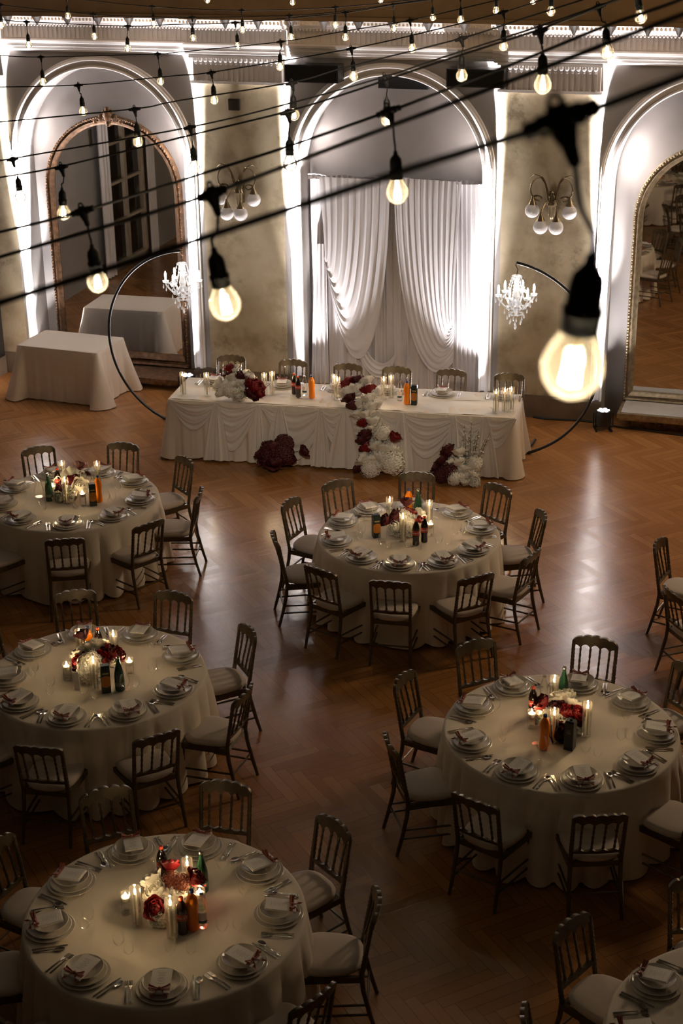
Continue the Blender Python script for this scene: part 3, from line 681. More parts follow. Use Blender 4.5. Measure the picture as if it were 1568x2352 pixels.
# ------------------------------------------------------------------ chairs
def turned(p0, p1, r, n=26, amp=.3, k=9, taper=1.0):
    p0, p1 = Vector(p0), Vector(p1); pts = []; rs = []
    for i in range(n + 1):
        u = i / n; pts.append(p0.lerp(p1, u)); rs.append(r * (1 + (taper - 1) * u) * (1 - amp * .5 + amp * abs(math.sin(u * k * PI))))
    return pts, rs
def chair_parts():
    L = []
    BW = .178
    def back_y(z, x): return -.195 - .075 * max(0, (z - .45) / .43) + .035 * (1 - (x / .19) ** 2) * -1 * max(0, (z - .45) / .43)
    b = MB()
    def cush(u, v):
        a = 2 * PI * u; ca, sa = math.cos(a), math.sin(a); n = 3.2
        k = (abs(ca) ** n + abs(sa) ** n) ** (-1 / n)
        vv = [(0.0, .438), (.96, .438), (1.0, .448), (1.01, .465), (.975, .482), (.85, .492), (.5, .499), (0, .501)][round(v * 7)]
        y = k * sa * .205 * vv[0]; wd = .20 + .022 * (y / .205)
        return (k * ca * wd * vv[0], y, vv[1])
    b.grid(cush, 40, 7, wrap=True); L.append(P('seat', b.mesh('seat', M_seat, True, 60), None, 'cream padded seat'))
    b = MB()
    for x0, y0, x1, y1 in ((-.21, .195, .21, .195), (-.185, -.185, .185, -.185), (-.21, .195, -.185, -.185), (.21, .195, .185, -.185)):
        c = Vector(((x0 + x1) / 2, (y0 + y1) / 2, .42)); l = math.hypot(x1 - x0, y1 - y0)
        b.box((0, 0, 0), (l + .02, .024, .045), Matrix.Translation(c) @ Matrix.Rotation(math.atan2(y1 - y0, x1 - x0), 4, 'Z'))
    L.append(P('seat_frame', b.mesh('seat_frame', M_chair, False)))
    for s in (-1, 1):
        p, r = turned((s * .195, .188, .44), (s * .20, .20, 0), .0175, 24, .25, 7, .72); b = MB(); b.tube(p, r, 8); L.append(P('leg', b.mesh('front_leg', M_chair)))
    for s in (-1, 1):
        pts = [(s * .19, -.285, 0), (s * .186, -.245, .15), (s * .180, -.205, .33), (s * BW, -.195, .45)]
        b = MB(); b.tube(pts, [.013, .0155, .017, .017], 8); L.append(P('leg', b.mesh('rear_leg', M_chair)))
        p, r = turned((s * BW, -.195, .44), (s * (BW + .004), back_y(.85, .19), .855), .0165, 34, .38, 13, .85); b = MB(); b.tube(p, r, 8); L.append(P('back_post', b.mesh('back_post', M_chair)))
    def rail(lo, up, th, name, nu=60):
        b = MB()
        vs = []; fs = []
        for i in range(nu + 1):
            u = -1 + 2 * i / nu; x = u * .192; a, c = lo(u), up(u)
            for z in (a, c):
                y = back_y(z, x)
                for d in (-th / 2, th / 2): vs.append((x, y + d, z))
        for i in range(nu):
            o = i * 4; q = o + 4
            fs += [(o, q, q + 2, o + 2), (o + 1, o + 3, q + 3, q + 1), (o + 2, q + 2, q + 3, o + 3), (o, o + 1, q + 1, q)]
        fs += [(0, 2, 3, 1), (nu * 4, nu * 4 + 1, nu * 4 + 3, nu * 4 + 2)]
        b.add(vs, fs); return b.mesh(name, M_chair, True, 35)
    def sc5(u): return abs(math.sin(PI * 2.5 * (u * .93 + 1))) ** .65
    L.append(P('top_rail', rail(lambda u: .788 + .036 * sc5(u) - .006 * u * u, lambda u: .868 + .022 * math.cos(u * PI / 2) ** .8 + .012 * abs(math.cos(PI * 2.5 * u)) ** .8 - .012 * abs(u) ** 6, .026, 'top_rail')))
    L.append(P('lower_rail', rail(lambda u: .520 + .008 * abs(u), lambda u: .568 - .020 * sc5(u), .022, 'lower_rail')))
    for k in (-.6, -.2, .2, .6):
        x = k * .192 / .93
        p, r = turned((x * .97, back_y(.55, x), .552), (x, back_y(.80, x), .80), .0085, 22, .5, 5); b = MB(); b.tube(p, r, 7); L.append(P('spindle', b.mesh('spindle', M_chair)))
    st = [((-.195, .196, .235), (.195, .196, .235)), ((-.197, .198, .145), (.197, .198, .145)), ((-.183, -.232, .20), (.183, -.232, .20)),
          ((-.197, .195, .20), (-.183, -.228, .215)), ((-.198, .197, .125), (-.186, -.243, .14)), ((.197, .195, .20), (.183, -.228, .215)), ((.198, .197, .125), (.186, -.243, .14))]
    for a, c in st:
        b = MB(); b.tube([a, c], .0085, 7); L.append(P('stretcher', b.mesh('stretcher', M_chair)))
    return L
CHAIR = chair_parts()
HRS = ['twelve', 'one', 'two', 'three', 'four', 'five', 'six', 'seven', 'eight', 'nine', 'ten', 'eleven']
def clock(a): return HRS[int(round(((90 - a) % 360) / 30)) % 12]

TC = {1: (.662, 14.257), 2: (1.656, 10.482), 3: (-1.160, 8.279), 4: (-2.037, 11.476), 5: (-2.820, 15.345), 6: (2.359, 7.041)}
TN = {1: 'central round table', 2: 'round table with black carton', 3: 'round table with orange-beside-cola bottles', 4: 'round table with green bottle foremost', 5: 'round table by the side table', 6: 'corner round table'}
TZ = .76
SEATS = {1: [8.5, 44.5, 84, 122, 153, 192, 229.2, 260.4, 294, 326.5], 2: [352.4, 33, 70.5, 114, 151.5, 194.7, 236.6, 274.5, 313],
         3: [36, 77, 113.3, 153, 191, 234, 274.3, 315.3, 357.5], 4: [22.5, 67.1, 106.2, 145.5, 185.3, 221, 259, 297.6, 336], 5: [35, 73.5, 115.5, 156, 194, 232, 275, 313, 352.6], 6: [94, 137, 177]}
R_CH = 1.07
used = set()
for t in TC:
    for a in SEATS[t]:
        ar = math.radians(a); rr = R_CH + random.uniform(-.015, .02)
        M = T(TC[t][0] + rr * math.cos(ar), TC[t][1] + rr * math.sin(ar), 0, ar + PI / 2 + random.uniform(-.06, .06))
        tx, ty = topix(M @ Vector((0, -.25, .89))); sx, sy = topix(M @ Vector((0, .1, .48))); 
        if not (-60 < tx < 1625 and ty < 2420) and not (-60 < sx < 1625 and sy < 2420): continue
        key = (t, clock(a)); 
        if key in used: print('dup clock', key)
        used.add(key)
        inst('spindle_back_chair', CHAIR, M, 'gold-brown spindle-back chair at the %s o\'clock seat, %s' % (clock(a), TN[t]), 'chair', 'chairs around the ' + TN[t])
for (x, y), lb in (((3.04, 13.70), 'farther'), ((2.96, 12.64), 'nearer')):    # two chairs of a table beyond the frame
    d = Vector((4.2, 13.08)) - Vector((x, y)); d.normalize(); ar = math.atan2(-d.y, -d.x)
    inst('spindle_back_chair', CHAIR, T(x + .26 * d.x, y + .26 * d.y, 0, ar + PI / 2), 'gold-brown chair cut by frame edge past central table, %s of the two' % lb, 'chair', 'chairs of the table beyond the frame edge')
HX = Vector((.979, -.204, 0)).normalized(); HY = Vector((-HX.y, HX.x, 0)); HO = Vector((-2.136, 18.569, 0))
HM = Matrix((HX, HY, Vector((0, 0, 1)))).transposed().to_4x4(); HM.translation = HO
ORD = ['first', 'second', 'third', 'fourth', 'fifth', 'sixth']
HCH = [(-1.42, 19.87), (-.62, 19.64), (.09, 19.43), (.72, 19.27), (1.41, 19.13), (2.13, 18.92)]
hx = []
for k, (x, y) in enumerate(HCH):
    q = HM.inverted() @ Vector((x, y, 0)); hx.append(q.x)
    inst('spindle_back_chair', CHAIR, HM @ T(q.x, q.y - .22, 0, PI + random.uniform(-.05, .05)), 'spindle-back chair behind the long head table, %s from the bronze mirror' % ORD[k], 'chair', 'chairs behind the head table')

# ------------------------------------------------------------------ round tables under floor-length cloths
def round_cloth(seed, R=.9):
    rnd = random.Random(seed); ks = [(rnd.choice((11, 12, 13)), 1.0, rnd.uniform(0, 6)), (rnd.choice((17, 19)), .55, rnd.uniform(0, 6)), (5, .45, rnd.uniform(0, 6)), (29, .2, rnd.uniform(0, 6))]
    n2 = rnd.choice((11, 12, 13))
    def fold(a):
        w_ = a * n2 + 1.1 * math.sin(3 * a + ks[0][2]) + .8 * math.sin(5 * a + ks[1][2])
        amp = .55 + .45 * math.sin(4 * a + ks[2][2]) * math.sin(7 * a + ks[3][2])
        return (abs(math.sin(w_)) ** .75) * (.45 + .55 * amp), amp
    rings = [(0, TZ), (.3, TZ), (.6, TZ), (.8, TZ), (.875, TZ), (.893, TZ - .003), (.9, TZ - .012)]
    nv = 12
    def fn(u, v):
        a = 2 * PI * u; j = round(v * (len(rings) - 1 + nv))
        if j < len(rings): r, z = rings[j]; return (r * math.cos(a), r * math.sin(a), z + .0012 * math.sin(7 * a + r * 9) * (r < .87))
        q = (j - len(rings) + 1) / nv; f, am = fold(a)
        r = R + .004 + .012 * q + (.012 + .105 * q ** .85) * f * min(1, .25 + q * 3)
        hem = .010 + .045 * (1 - f) * am
        return (r * math.cos(a), r * math.sin(a), (TZ - .012) * (1 - q) + hem * q)
    b = MB(); b.grid(fn, 300, len(rings) - 1 + nv, wrap=True); return b.mesh('tablecloth', M_cloth, True, 60)
LT = {1: 'round table in white floor-length cloth, in the centre of the parquet', 2: 'round table in white cloth with single orange bottle and black carton',
      3: 'round table in white cloth with orange and cola bottles side by side', 4: 'round table in white cloth with green bottle standing in front',
      5: 'round table in white cloth closest along from the bare side table', 6: 'white-clothed round table cut off at the picture corner'}
LT[5] = 'round table in white cloth between the bare side table and green-bottle table'
for t, (x, y) in TC.items():
    e = empty('round_table', T(x, y, 0), LT[t], 'table', 'round banquet tables')
    o = obj('tablecloth', round_cloth(40 + t), None, e); o['label'] = 'white linen cloth falling in folds'

# ------------------------------------------------------------------ table settings
def plate(r, well, h, name):
    b = MB(); b.lathe([(0, 0), (well * .9, 0), (well, .003), (r - .004, h - .003), (r, h), (r - .003, h + .002), (well + .006, .009), (well - .006, .006), (0, .006)], 40, None, False); return b.mesh(name, M_china)
PL1 = plate(.160, .105, .018, 'charger'); PL2 = plate(.140, .095, .018, 'dinner_plate'); PL3 = plate(.118, .070, .036, 'soup_plate')
def flat(b, prof, th, z=0):      # symmetric flat outline from [(half width, y)], with bend heights
    vs = []; fs = []
    for wd, y, zz in prof:
        for s in (-1, 1):
            for d in (0, th): vs.append((s * wd, y, z + zz + d))
    for i in range(len(prof) - 1):
        o = i * 4; q = o + 4
        fs += [(o, o + 2, q + 2, q), (o + 1, q + 1, q + 3, o + 3), (o, q, q + 1, o + 1), (o + 2, o + 3, q + 3, q + 2)]
    n = (len(prof) - 1) * 4; fs += [(0, 1, 3, 2), (n, n + 2, n + 3, n + 1)]; b.add(vs, fs)
b = MB(); flat(b, [(.0075, .10, .001), (.0065, .05, .004), (.0038, .0, .006), (.0035, -.03, .006), (.009, -.045, .004), (.0105, -.06, .002)], .0025)
for q in (-.0088, -.003, .003, .0088): b.box((q, -.082, .003), (.0028, .046, .0025))
FORK = b.mesh('fork', M_steel, True, 40)
b = MB(); flat(b, [(.0072, .105, 0), (.0070, .05, .001), (.0058, .01, .001), (.0078, -.005, .001), (.0086, -.06, .001), (.003, -.115, .001)], .004); KNIFE = b.mesh('knife', M_steel, True, 40)
b = MB(); flat(b, [(.0075, .10, .001), (.0062, .05, .004), (.0038, .0, .007), (.0035, -.035, .006)], .0025)
b.grid(lambda u, v: (.021 * v * math.cos(2 * PI * u), -.066 + .032 * v * math.sin(2 * PI * u), .0015 + .006 * v * v), 18, 4, wrap=True)
b.grid(lambda u, v: (.021 * v * math.cos(2 * PI * u), -.066 + .032 * v * math.sin(2 * PI * u), .0035 + .006 * v * v), 18, 4, wrap=True); SPOON = b.mesh('spoon', M_steel, True, 50)
b = MB(); b.box((0, 0, .004), (.108, .178, .008)); b.box((.001, .002, .010), (.104, .172, .003)); CARD = b.mesh('menu_card', M_paper, False)
b = MB()
for k, wd in enumerate((.05, .03, .04, .026, .044, .036, .024, .04)): b.box((0, -.055 + k * .011, .0117), (wd, .0014, .0004))
CARDPRINT = b.mesh('printed_lines', M_ink, False)
b = MB()
for s in (-1, 1):
    b.grid(lambda u, v: (s * (.006 + .052 * math.sin(u * PI * .98)), .062 + .022 * (v - .5) * (.35 + 1.1 * math.sin(u * PI * .9)) + .006 * s * u, .014 + .026 * math.sin(u * PI) * (1 if u < .5 else .55) + .004 * math.sin(v * 9)), 14, 4)
    b.grid(lambda u, v: (s * (.004 + .042 * u), .066 + .045 * u + .018 * (v - .5) * (.4 + u), .015 - .012 * u + .005 * math.sin(u * 7)), 8, 3)
b.lathe([(0, -.010), (.009, -.006), (.010, 0), (.009, .006), (0, .010)], 8, Matrix.Translation((0, .062, .019)))
b.box((0, .062, .012), (.110, .020, .001))
BOW = b.mesh('ribbon_bow', M_bow, True, 60)
def wine(h, r, stem, name):
    b = MB(); b.lathe([(.029, .0015), (.006, .006), (.004, .015), (.004, stem), (.010, stem + .008), (r * .75, stem + (h - stem) * .22), (r, stem + (h - stem) * .5), (r * .93, stem + (h - stem) * .8), (r * .82, h)], 20, None, False); return b.mesh(name, M_glass)
WINE = wine(.20, .042, .085, 'wine_glass'); WATER = wine(.165, .035, .075, 'small_wine_glass')
def setting(M, where, tname, grp, flip=1):
    """one cover; local +y points to the guest"""
    j = lambda k: random.uniform(-k, k)
    z = TZ + .001
    def put(name, me, MM, lab, cat, g): tag(obj(name, me, M @ MM), lab, cat, g)
    wl_ = '%s, %s' % (where, tname)
    y = .725
    put('charger_plate', PL1, T(0, y, z), 'broad white plate lowest of the stack, ' + wl_, 'plate', 'lowest plates, ' + tname)
    put('dinner_plate', PL2, T(j(.003), y + j(.003), z + .015), 'middle white plate of the stack, ' + wl_, 'plate', 'middle plates, ' + tname)
    put('soup_plate', PL3, T(j(.004), y + j(.004), z + .030), 'deep white plate topping the stack, ' + wl_, 'plate', 'deep plates, ' + tname)
    inst('menu_card', [P('ribbon_bow', BOW, None, 'rust ribbon bow'), P('card', CARD, None, None, [P('printed_lines', CARDPRINT)])], M @ T(j(.01), y + .015, z + .067, j(.22), .0, j(.03)) @ Matrix.Rotation(-.10 + j(.05), 4, 'X') @ Matrix.Scale(1.12, 4), 'white card with rust bow, ' + wl_, 'menu card', 'menu cards, ' + tname)
    a = j(.08)
    put('fork', FORK, T(.188, y + .01, z, a + .02), 'inner steel fork, ' + wl_, 'fork', 'inner forks, ' + tname)
    put('fork', FORK, T(.216, y + .012, z, a + .05 + j(.05)), 'outer steel fork, ' + wl_, 'fork', 'outer forks, ' + tname)
    a = j(.08)
    put('knife', KNIFE, T(-.188, y + .01, z, a - .02), 'steel table knife, ' + wl_, 'knife', 'knives, ' + tname)
    put('spoon', SPOON, T(-.218, y + .012, z, a - .05 + j(.05)), 'steel soup spoon, ' + wl_, 'spoon', 'spoons, ' + tname)
    put('wine_glass', WINE, T(-.07 + j(.02), y - .235 + j(.02), z), 'tall clear wine glass, ' + wl_, 'glass', 'tall wine glasses, ' + tname)
    put('wine_glass', WATER, T(-.16 + j(.015), y - .205 + j(.02), z), 'smaller clear wine glass, ' + wl_, 'glass', 'small wine glasses, ' + tname)
for t in TC:
    for a in (SEATS[t] if t != 6 else [137, 177, 97]):
        ar = math.radians(a); C = Vector((TC[t][0], TC[t][1], 0))
        q = topix(C + Vector((.72 * math.cos(ar), .72 * math.sin(ar), TZ)))
        if not (-45 < q[0] < 1612 and q[1] < 2395): continue
        setting(T(C.x, C.y, 0, ar - PI / 2), '%s o\'clock seat' % clock(a), TN[t], t)

# ------------------------------------------------------------------ flowers
def rose(seed, n=22, openness=1.0):
    rnd = random.Random(seed); b = MB()
    for i in range(n):
        t = i / (n - 1); a0 = i * 2.399 + rnd.uniform(-.25, .25); wd = .95 - .15 * t + rnd.uniform(-.1, .12); R = .26 + .60 * t ** .8 + rnd.uniform(-.05, .07)
        top = (1.25 - .95 * t) + rnd.uniform(-.22, .22); fl = rnd.uniform(.25, .75) * (.3 + .9 * t); rk = rnd.uniform(0, 6)
        def fn(u, v):
            ph = -1.25 + (top + 1.25) * v; e_ = (2 * abs(u - .5)) ** 2.2
            a = a0 + (u - .5) * 2 * wd * (.5 + .5 * math.sin(min(1, v * 1.25) * PI * .5))
            k = 1 + fl * max(0, v - .62) * 1.9 + .13 * math.sin(u * 9 + rk) * v * v
            return (R * math.cos(ph) * k * math.cos(a), R * math.cos(ph) * k * math.sin(a), R * math.sin(ph) * .92 - .22 * e_ * v + .10 * math.sin(u * 13 + rk) * v * v - fl * .5 * max(0, v - .8) * 2)
        b.grid(fn, 7, 7)
    b.lathe([(0, -.98), (.30, -.9), (.5, -.7), (.3, -.4), (0, -.3)], 8)
    return b
def hyd(seed, n=70):
    rnd = random.Random(seed); b = MB()
    for i in range(n):
        z = 1 - 1.55 * (i + .5) / n; a = i * 2.399; r = math.sqrt(max(0, 1 - z * z)); c = Vector((r * math.cos(a), r * math.sin(a), z)) * rnd.uniform(.88, 1.05)
        Mq = c.to_track_quat('Z', 'Y').to_matrix().to_4x4(); Mq.translation = c
        Mq = Mq @ Matrix.Rotation(rnd.uniform(0, 6), 4, 'Z')
        for q in range(4):
            Mr = Mq @ Matrix.Rotation(q * PI / 2, 4, 'Z'); s = .25
            b.add([(0, 0, 0), (s * .6, -s * .42, .04), (s * 1.05, 0, .0), (s * .6, s * .42, .06)], [(0, 1, 2, 3)], Mr)
    b.lathe([(.55 * math.cos(k) + .25 * math.cos(k), .82 * math.sin(k)) for k in (-1.0, -.5, 0, .5, 1.0, 1.5)], 12)
    return b
FLW = {}
for nm, mt in (('w', M_rose_w), ('r', M_rose_r), ('d', M_rose_d)):
    FLW[nm] = [rose(3 * k + 1).mesh('rose_bloom', mt, True, 80) for k in range(3)]
for nm, mt in (('H', M_rose_w), ('D', M_rose_d), ('B', M_rust)):
    FLW[nm] = [hyd(5 + k).mesh('hydrangea_bloom', mt, False) for k in range(2)]
FN = {'w': 'white_rose', 'r': 'red_rose', 'd': 'burgundy_rose', 'H': 'white_hydrangea', 'D': 'burgundy_hydrangea', 'B': 'rust_hydrangea'}
def bouquet(center, items, label, stems=True, base=None, leafs=6):
    """items: (world point, kind, radius); every bloom is a part of the arrangement"""
    e = empty('flower_arrangement', Matrix.Translation(center), label, 'flowers', 'fresh flower arrangements')
    rnd = random.Random(len(items) * 7 + int(center.x * 100))
    for k, (p, kd, r) in enumerate(items):
        d = p - center; ax = Vector((d.x, d.y, max(.03, d.z * .6))) + Vector((0, -.02, .07)); ax.normalize()
        M = ax.to_track_quat('Z', 'Y').to_matrix().to_4x4() @ Matrix.Rotation(rnd.uniform(0, 6), 4, 'Z') @ Matrix.Scale(r, 4); M.translation = d
        o = obj(FN[kd], FLW[kd][k % len(FLW[kd])], M, e)
        if stems and kd in 'rwd' and d.z > .10:
            b = MB(); b.tube([(d.x * .3, d.y * .3, .02), (d.x * .75, d.y * .75, d.z * .55), tuple(d - ax * r * .3)], .0028, 5); obj('flower_stem', b.mesh('flower_stem', M_green), None, e)
    for k in range(leafs):
        a = rnd.uniform(0, 6.28); L_ = rnd.uniform(.05, .08); b = MB(); r0 = (base or .10) * .75
        b.grid(lambda u, v: (r0 + L_ * u, .022 * (v - .5) * 2 * math.sin(PI * min(1, u * .96 + .03)), .03 + .03 * math.sin(u * 2.4) + .01 * abs(v - .5)), 6, 4)
        obj('leaf', b.mesh('leaf', M_green), Matrix.Rotation(a, 4, 'Z'), e)
    if base:
        b = MB(); b.lathe([(0, .0), (base * .62, .0), (base * .8, .03), (base * .72, .055), (0, .07)], 16); obj('flower_bowl', b.mesh('flower_bowl', M_rose_w), None, e)
    return e
def crop(x0, y0, s): return lambda x, y: (x0 + x * s, y0 + y * s)
def blooms(cf, items):
    out = []
    for x, y, z, kd, r in items:
        px, py = cf(x, y); out.append((onz(px, py, TZ + z), kd, r * (1.28 if kd in 'wH' else 1.08)))
    return out
c3, c4, c2, c1, c5 = crop(260, 1900, .16582), crop(130, 1420, .1403), crop(1180, 1550, .1403), crop(840, 1120, .1148), crop(70, 1040, .1212)
FB = {3: (c3, [(520, 705, .15, 'w', .062), (690, 740, .12, 'w', .05), (890, 665, .14, 'w', .055), (560, 880, .13, 'w', .064), (740, 870, .115, 'w', .058), (905, 900, .11, 'w', .062), (650, 1240, .05, 'H', .06), (800, 1160, .06, 'w', .055), (700, 1040, .08, 'w', .055), (960, 1040, .06, 'w', .05), (560, 1060, .06, 'w', .05),
             (580, 1110, .14, 'r', .068), (785, 500, .22, 'r', .06), (1175, 700, .20, 'r', .066), (800, 740, .16, 'B', .055), (930, 770, .15, 'B', .055)]),
      4: (c4, [(320, 550, .16, 'w', .055), (530, 420, .20, 'w', .055), (700, 390, .20, 'w', .062), (520, 580, .16, 'w', .062), (480, 700, .12, 'w', .05), (560, 760, .13, 'H', .085), (530, 900, .07, 'H', .085), (640, 880, .07, 'w', .055), (890, 690, .12, 'w', .055), (800, 560, .16, 'w', .05), (620, 500, .17, 'w', .05),
             (340, 700, .14, 'r', .058), (390, 640, .15, 'r', .045), (415, 230, .30, 'd', .062), (760, 660, .17, 'r', .068), (870, 470, .20, 'r', .045), (790, 510, .19, 'd', .04), (950, 540, .19, 'd', .06), (1030, 590, .19, 'r', .06), (330, 810, .10, 'd', .045)]),
      2: (c2, [(800, 330, .20, 'w', .066), (900, 290, .20, 'w', .05), (960, 440, .17, 'w', .07), (700, 400, .17, 'w', .055), (820, 740, .10, 'w', .05), (480, 600, .13, 'w', .055), (450, 700, .08, 'w', .05), (600, 700, .09, 'w', .06), (1050, 870, .04, 'w', .055), (560, 540, .14, 'w', .055), (800, 620, .13, 'w', .05), (700, 620, .12, 'w', .05),
             (430, 440, .20, 'r', .068), (640, 480, .18, 'd', .045), (770, 520, .18, 'd', .055), (870, 590, .18, 'r', .058), (960, 600, .17, 'r', .058), (1060, 620, .16, 'r', .062), (1050, 740, .11, 'd', .05), (740, 860, .11, 'r', .055), (770, 960, .08, 'd', .075)]),
      1: (c1, [(730, 470, .19, 'w', .062), (790, 600, .14, 'H', .075), (560, 780, .10, 'w', .06), (690, 760, .10, 'w', .064), (830, 760, .09, 'H', .075), (860, 900, .05, 'w', .06), (660, 880, .06, 'w', .06), (1110, 500, .17, 'w', .06), (960, 560, .15, 'w', .06), (900, 660, .12, 'w', .06),
             (810, 245, .30, 'd', .066), (890, 460, .20, 'r', .068), (570, 560, .18, 'd', .064), (610, 480, .20, 'd', .06), (520, 640, .14, 'd', .06), (350, 650, .15, 'd', .066), (620, 640, .14, 'd', .05), (1085, 630, .15, 'r', .042)]),
      5: (c5, [(760, 330, .20, 'w', .055), (560, 430, .17, 'w', .062), (1060, 470, .17, 'w', .068), (950, 620, .13, 'w', .066), (800, 770, .08, 'w', .058), (540, 850, .05, 'w', .062), (980, 540, .14, 'w', .06), (900, 480, .16, 'w', .06), (660, 640, .10, 'w', .055),
             (780, 510, .17, 'r', .072), (850, 470, .17, 'd', .055), (950, 215, .27, 'd', .062), (980, 385, .20, 'd', .032), (1090, 380, .20, 'd', .034), (560, 640, .11, 'd', .065)])}
LFB = {1: 'white roses with dark red blooms massed in the middle of %s', 2: 'white roses and ruffled red blooms massed in the middle of %s', 3: 'white roses with one big open red rose on %s', 4: 'white and red roses heaped in the middle of %s', 5: 'loose white roses and one tall dark rose on %s'}
for t, (cf, its) in FB.items():
    c = Vector((sum(p.x for p, k, r in blooms(cf, its)) / len(its), sum(p.y for p, k, r in blooms(cf, its)) / len(its), TZ))
    bouquet(c, blooms(cf, its), LFB[t] % TN[t], True, .12)
# ------------------------------------------------------------------ candles, bottles
def teardrop(h, r, z): return [(0, z), (r * .75, z + h * .12), (r, z + h * .30), (r * .7, z + h * .58), (r * .28, z + h * .85), (0, z + h)]
b = MB(); b.lathe([(0, .004), (.034, .004), (.034, .012), (.036, .29), (.033, .29), (.031, .014), (0, .012)], 22, None, False); TUBE = b.mesh('glass_tube', M_tube)
b = MB(); b.lathe([(0, .012), (.012, .012), (.0105, .238), (.008, .244), (0, .246)], 12); TAPER = b.mesh('taper_candle', M_wax)
b = MB(); b.tube([(0, 0, .245), (.001, 0, .255)], .0012, 5); WICK = b.mesh('wick', M_black)
b = MB(); b.lathe(teardrop(.040, .0078, .250), 8); FLAME = b.mesh('flame', M_flame)
TAPERS = [P('glass_tube', TUBE, None, 'clear glass tube'), P('candle', TAPER, None, 'ivory taper candle', [P('flame', FLAME), P('wick', WICK)])]
b = MB(); b.lathe([(0, .003), (.033, .003), (.035, .012), (.036, .150), (.033, .150), (.032, .016), (0, .014)], 22, None, False); VASE = b.mesh('glass_vase', M_tube)
b = MB(); b.lathe([(0, .016), (.0315, .016), (.0318, .098), (0, .100)], 20); WATERM = b.mesh('water', M_glass)
b = MB(); b.lathe([(0, .088), (.020, .090), (.029, .108), (.029, .124), (.022, .127), (0, .125)], 18); FLOATC = b.mesh('floating_candle', M_wax)
b = MB(); b.lathe(teardrop(.032, .009, .128), 8); FLAME2 = b.mesh('flame', M_flame)
FLOATS = [P('glass_vase', VASE), P('water', WATERM), P('floating_candle', FLOATC, None, 'short ivory candle', [P('flame', FLAME2)])]
def text_mesh(s, size, m, shear=.0):
    c = bpy.data.curves.new('lettering', 'FONT'); c.body = s; c.size = size; c.shear = shear; c.align_x = 'CENTER'; c.align_y = 'CENTER'; c.extrude = 0; c.resolution_u = 3
    o = bpy.data.objects.new('lettering', c); COL.objects.link(o); bpy.context.view_layer.update()
    me = bpy.data.meshes.new_from_object(o.evaluated_get(bpy.context.evaluated_depsgraph_get()))
    COL.objects.unlink(o); bpy.data.objects.remove(o); me.materials.clear(); me.materials.append(m); return me
def wrap(me, r, z0):     # bend flat lettering round a bottle, facing -y
    bm = bmesh.new(); bm.from_mesh(me); bmesh.ops.subdivide_edges(bm, edges=[e for e in bm.edges if e.calc_length() > .006], cuts=2); bm.to_mesh(me); bm.free()
    for v in me.vertices:
        a = v.co.x / r; v.co = Vector((r * math.sin(a), -r * math.cos(a), z0 + v.co.y))
    return me
def bottle(prof, m, cap, capm, extra=(), n=24):
    b = MB(); b.lathe(prof, n); body = b.mesh('bottle_body', m)
    L = [P('bottle_body', body)]
    zc, rc, hc = cap; b = MB(); b.lathe([(rc, zc), (rc, zc + hc * .9), (rc * .9, zc + hc), (0, zc + hc)], 14); L.append(P('cap', b.mesh('cap', capm)))
    return L + list(extra)
def band(r, z0, z1, m, nm='label_band', n=26, a0=0, a1=2 * PI):
    b = MB(); full = abs(a1 - a0) > 6.2
    b.grid(lambda u, v: ((r) * math.cos(a0 + (a1 - a0) * u), r * math.sin(a0 + (a1 - a0) * u), z0 + (z1 - z0) * v), n, 1, wrap=full); return b.mesh(nm, m)
pet = [(0, 0), (.026, 0), (.033, .006), (.034, .03), (.031, .06), (.032, .085), (.036, .11), (.036, .165), (.034, .185), (.026, .215), (.015, .240), (.0125, .248), (.0125, .256)]
COLA = bottle(pet, M_cola, (.252, .0145, .02), M_redcap, [P('red_label', band(.0365, .112, .160, M_redlabel), None, 'red paper label', [P('lettering', wrap(text_mesh('Coca-Cola', .027, M_white, .35), .0371, .137), None, 'white script lettering')])])
pet2 = [(0, 0), (.030, 0), (.037, .006), (.039, .03), (.035, .09), (.034, .115), (.038, .15), (.040, .18), (.039, .205), (.033, .235), (.018, .262), (.0135, .270), (.0135, .278)]
ORANGE = bottle(pet2, M_orange, (.274, .0155, .022), M_bluecap)
gl = [(0, 0), (.034, 0), (.039, .005), (.040, .02), (.040, .13), (.037, .165), (.026, .215), (.016, .255), (.013, .285), (.014, .292)]
GREEN = bottle(gl, M_greenb, (.290, .015, .018), M_steel, [P('paper_label', band(.0405, .05, .082, mat('grey_label', (.16, .19, .16), .5)), None, 'pale grey label')])
CLEARB = bottle([(0, 0.002), (.030, .002), (.033, .008), (.033, .15), (.030, .175), (.018, .21), (.013, .225), (.013, .24)], M_tube, (.238, .0145, .014), M_steel,
                [P('paper_label', band(.0335, .07, .125, M_white, a0=-PI * .8, a1=-PI * .2), None, 'white label'), P('paper_label', band(.0337, .045, .068, M_tealp, a0=-PI * .8, a1=-PI * .2), None, 'dark teal label strip')])
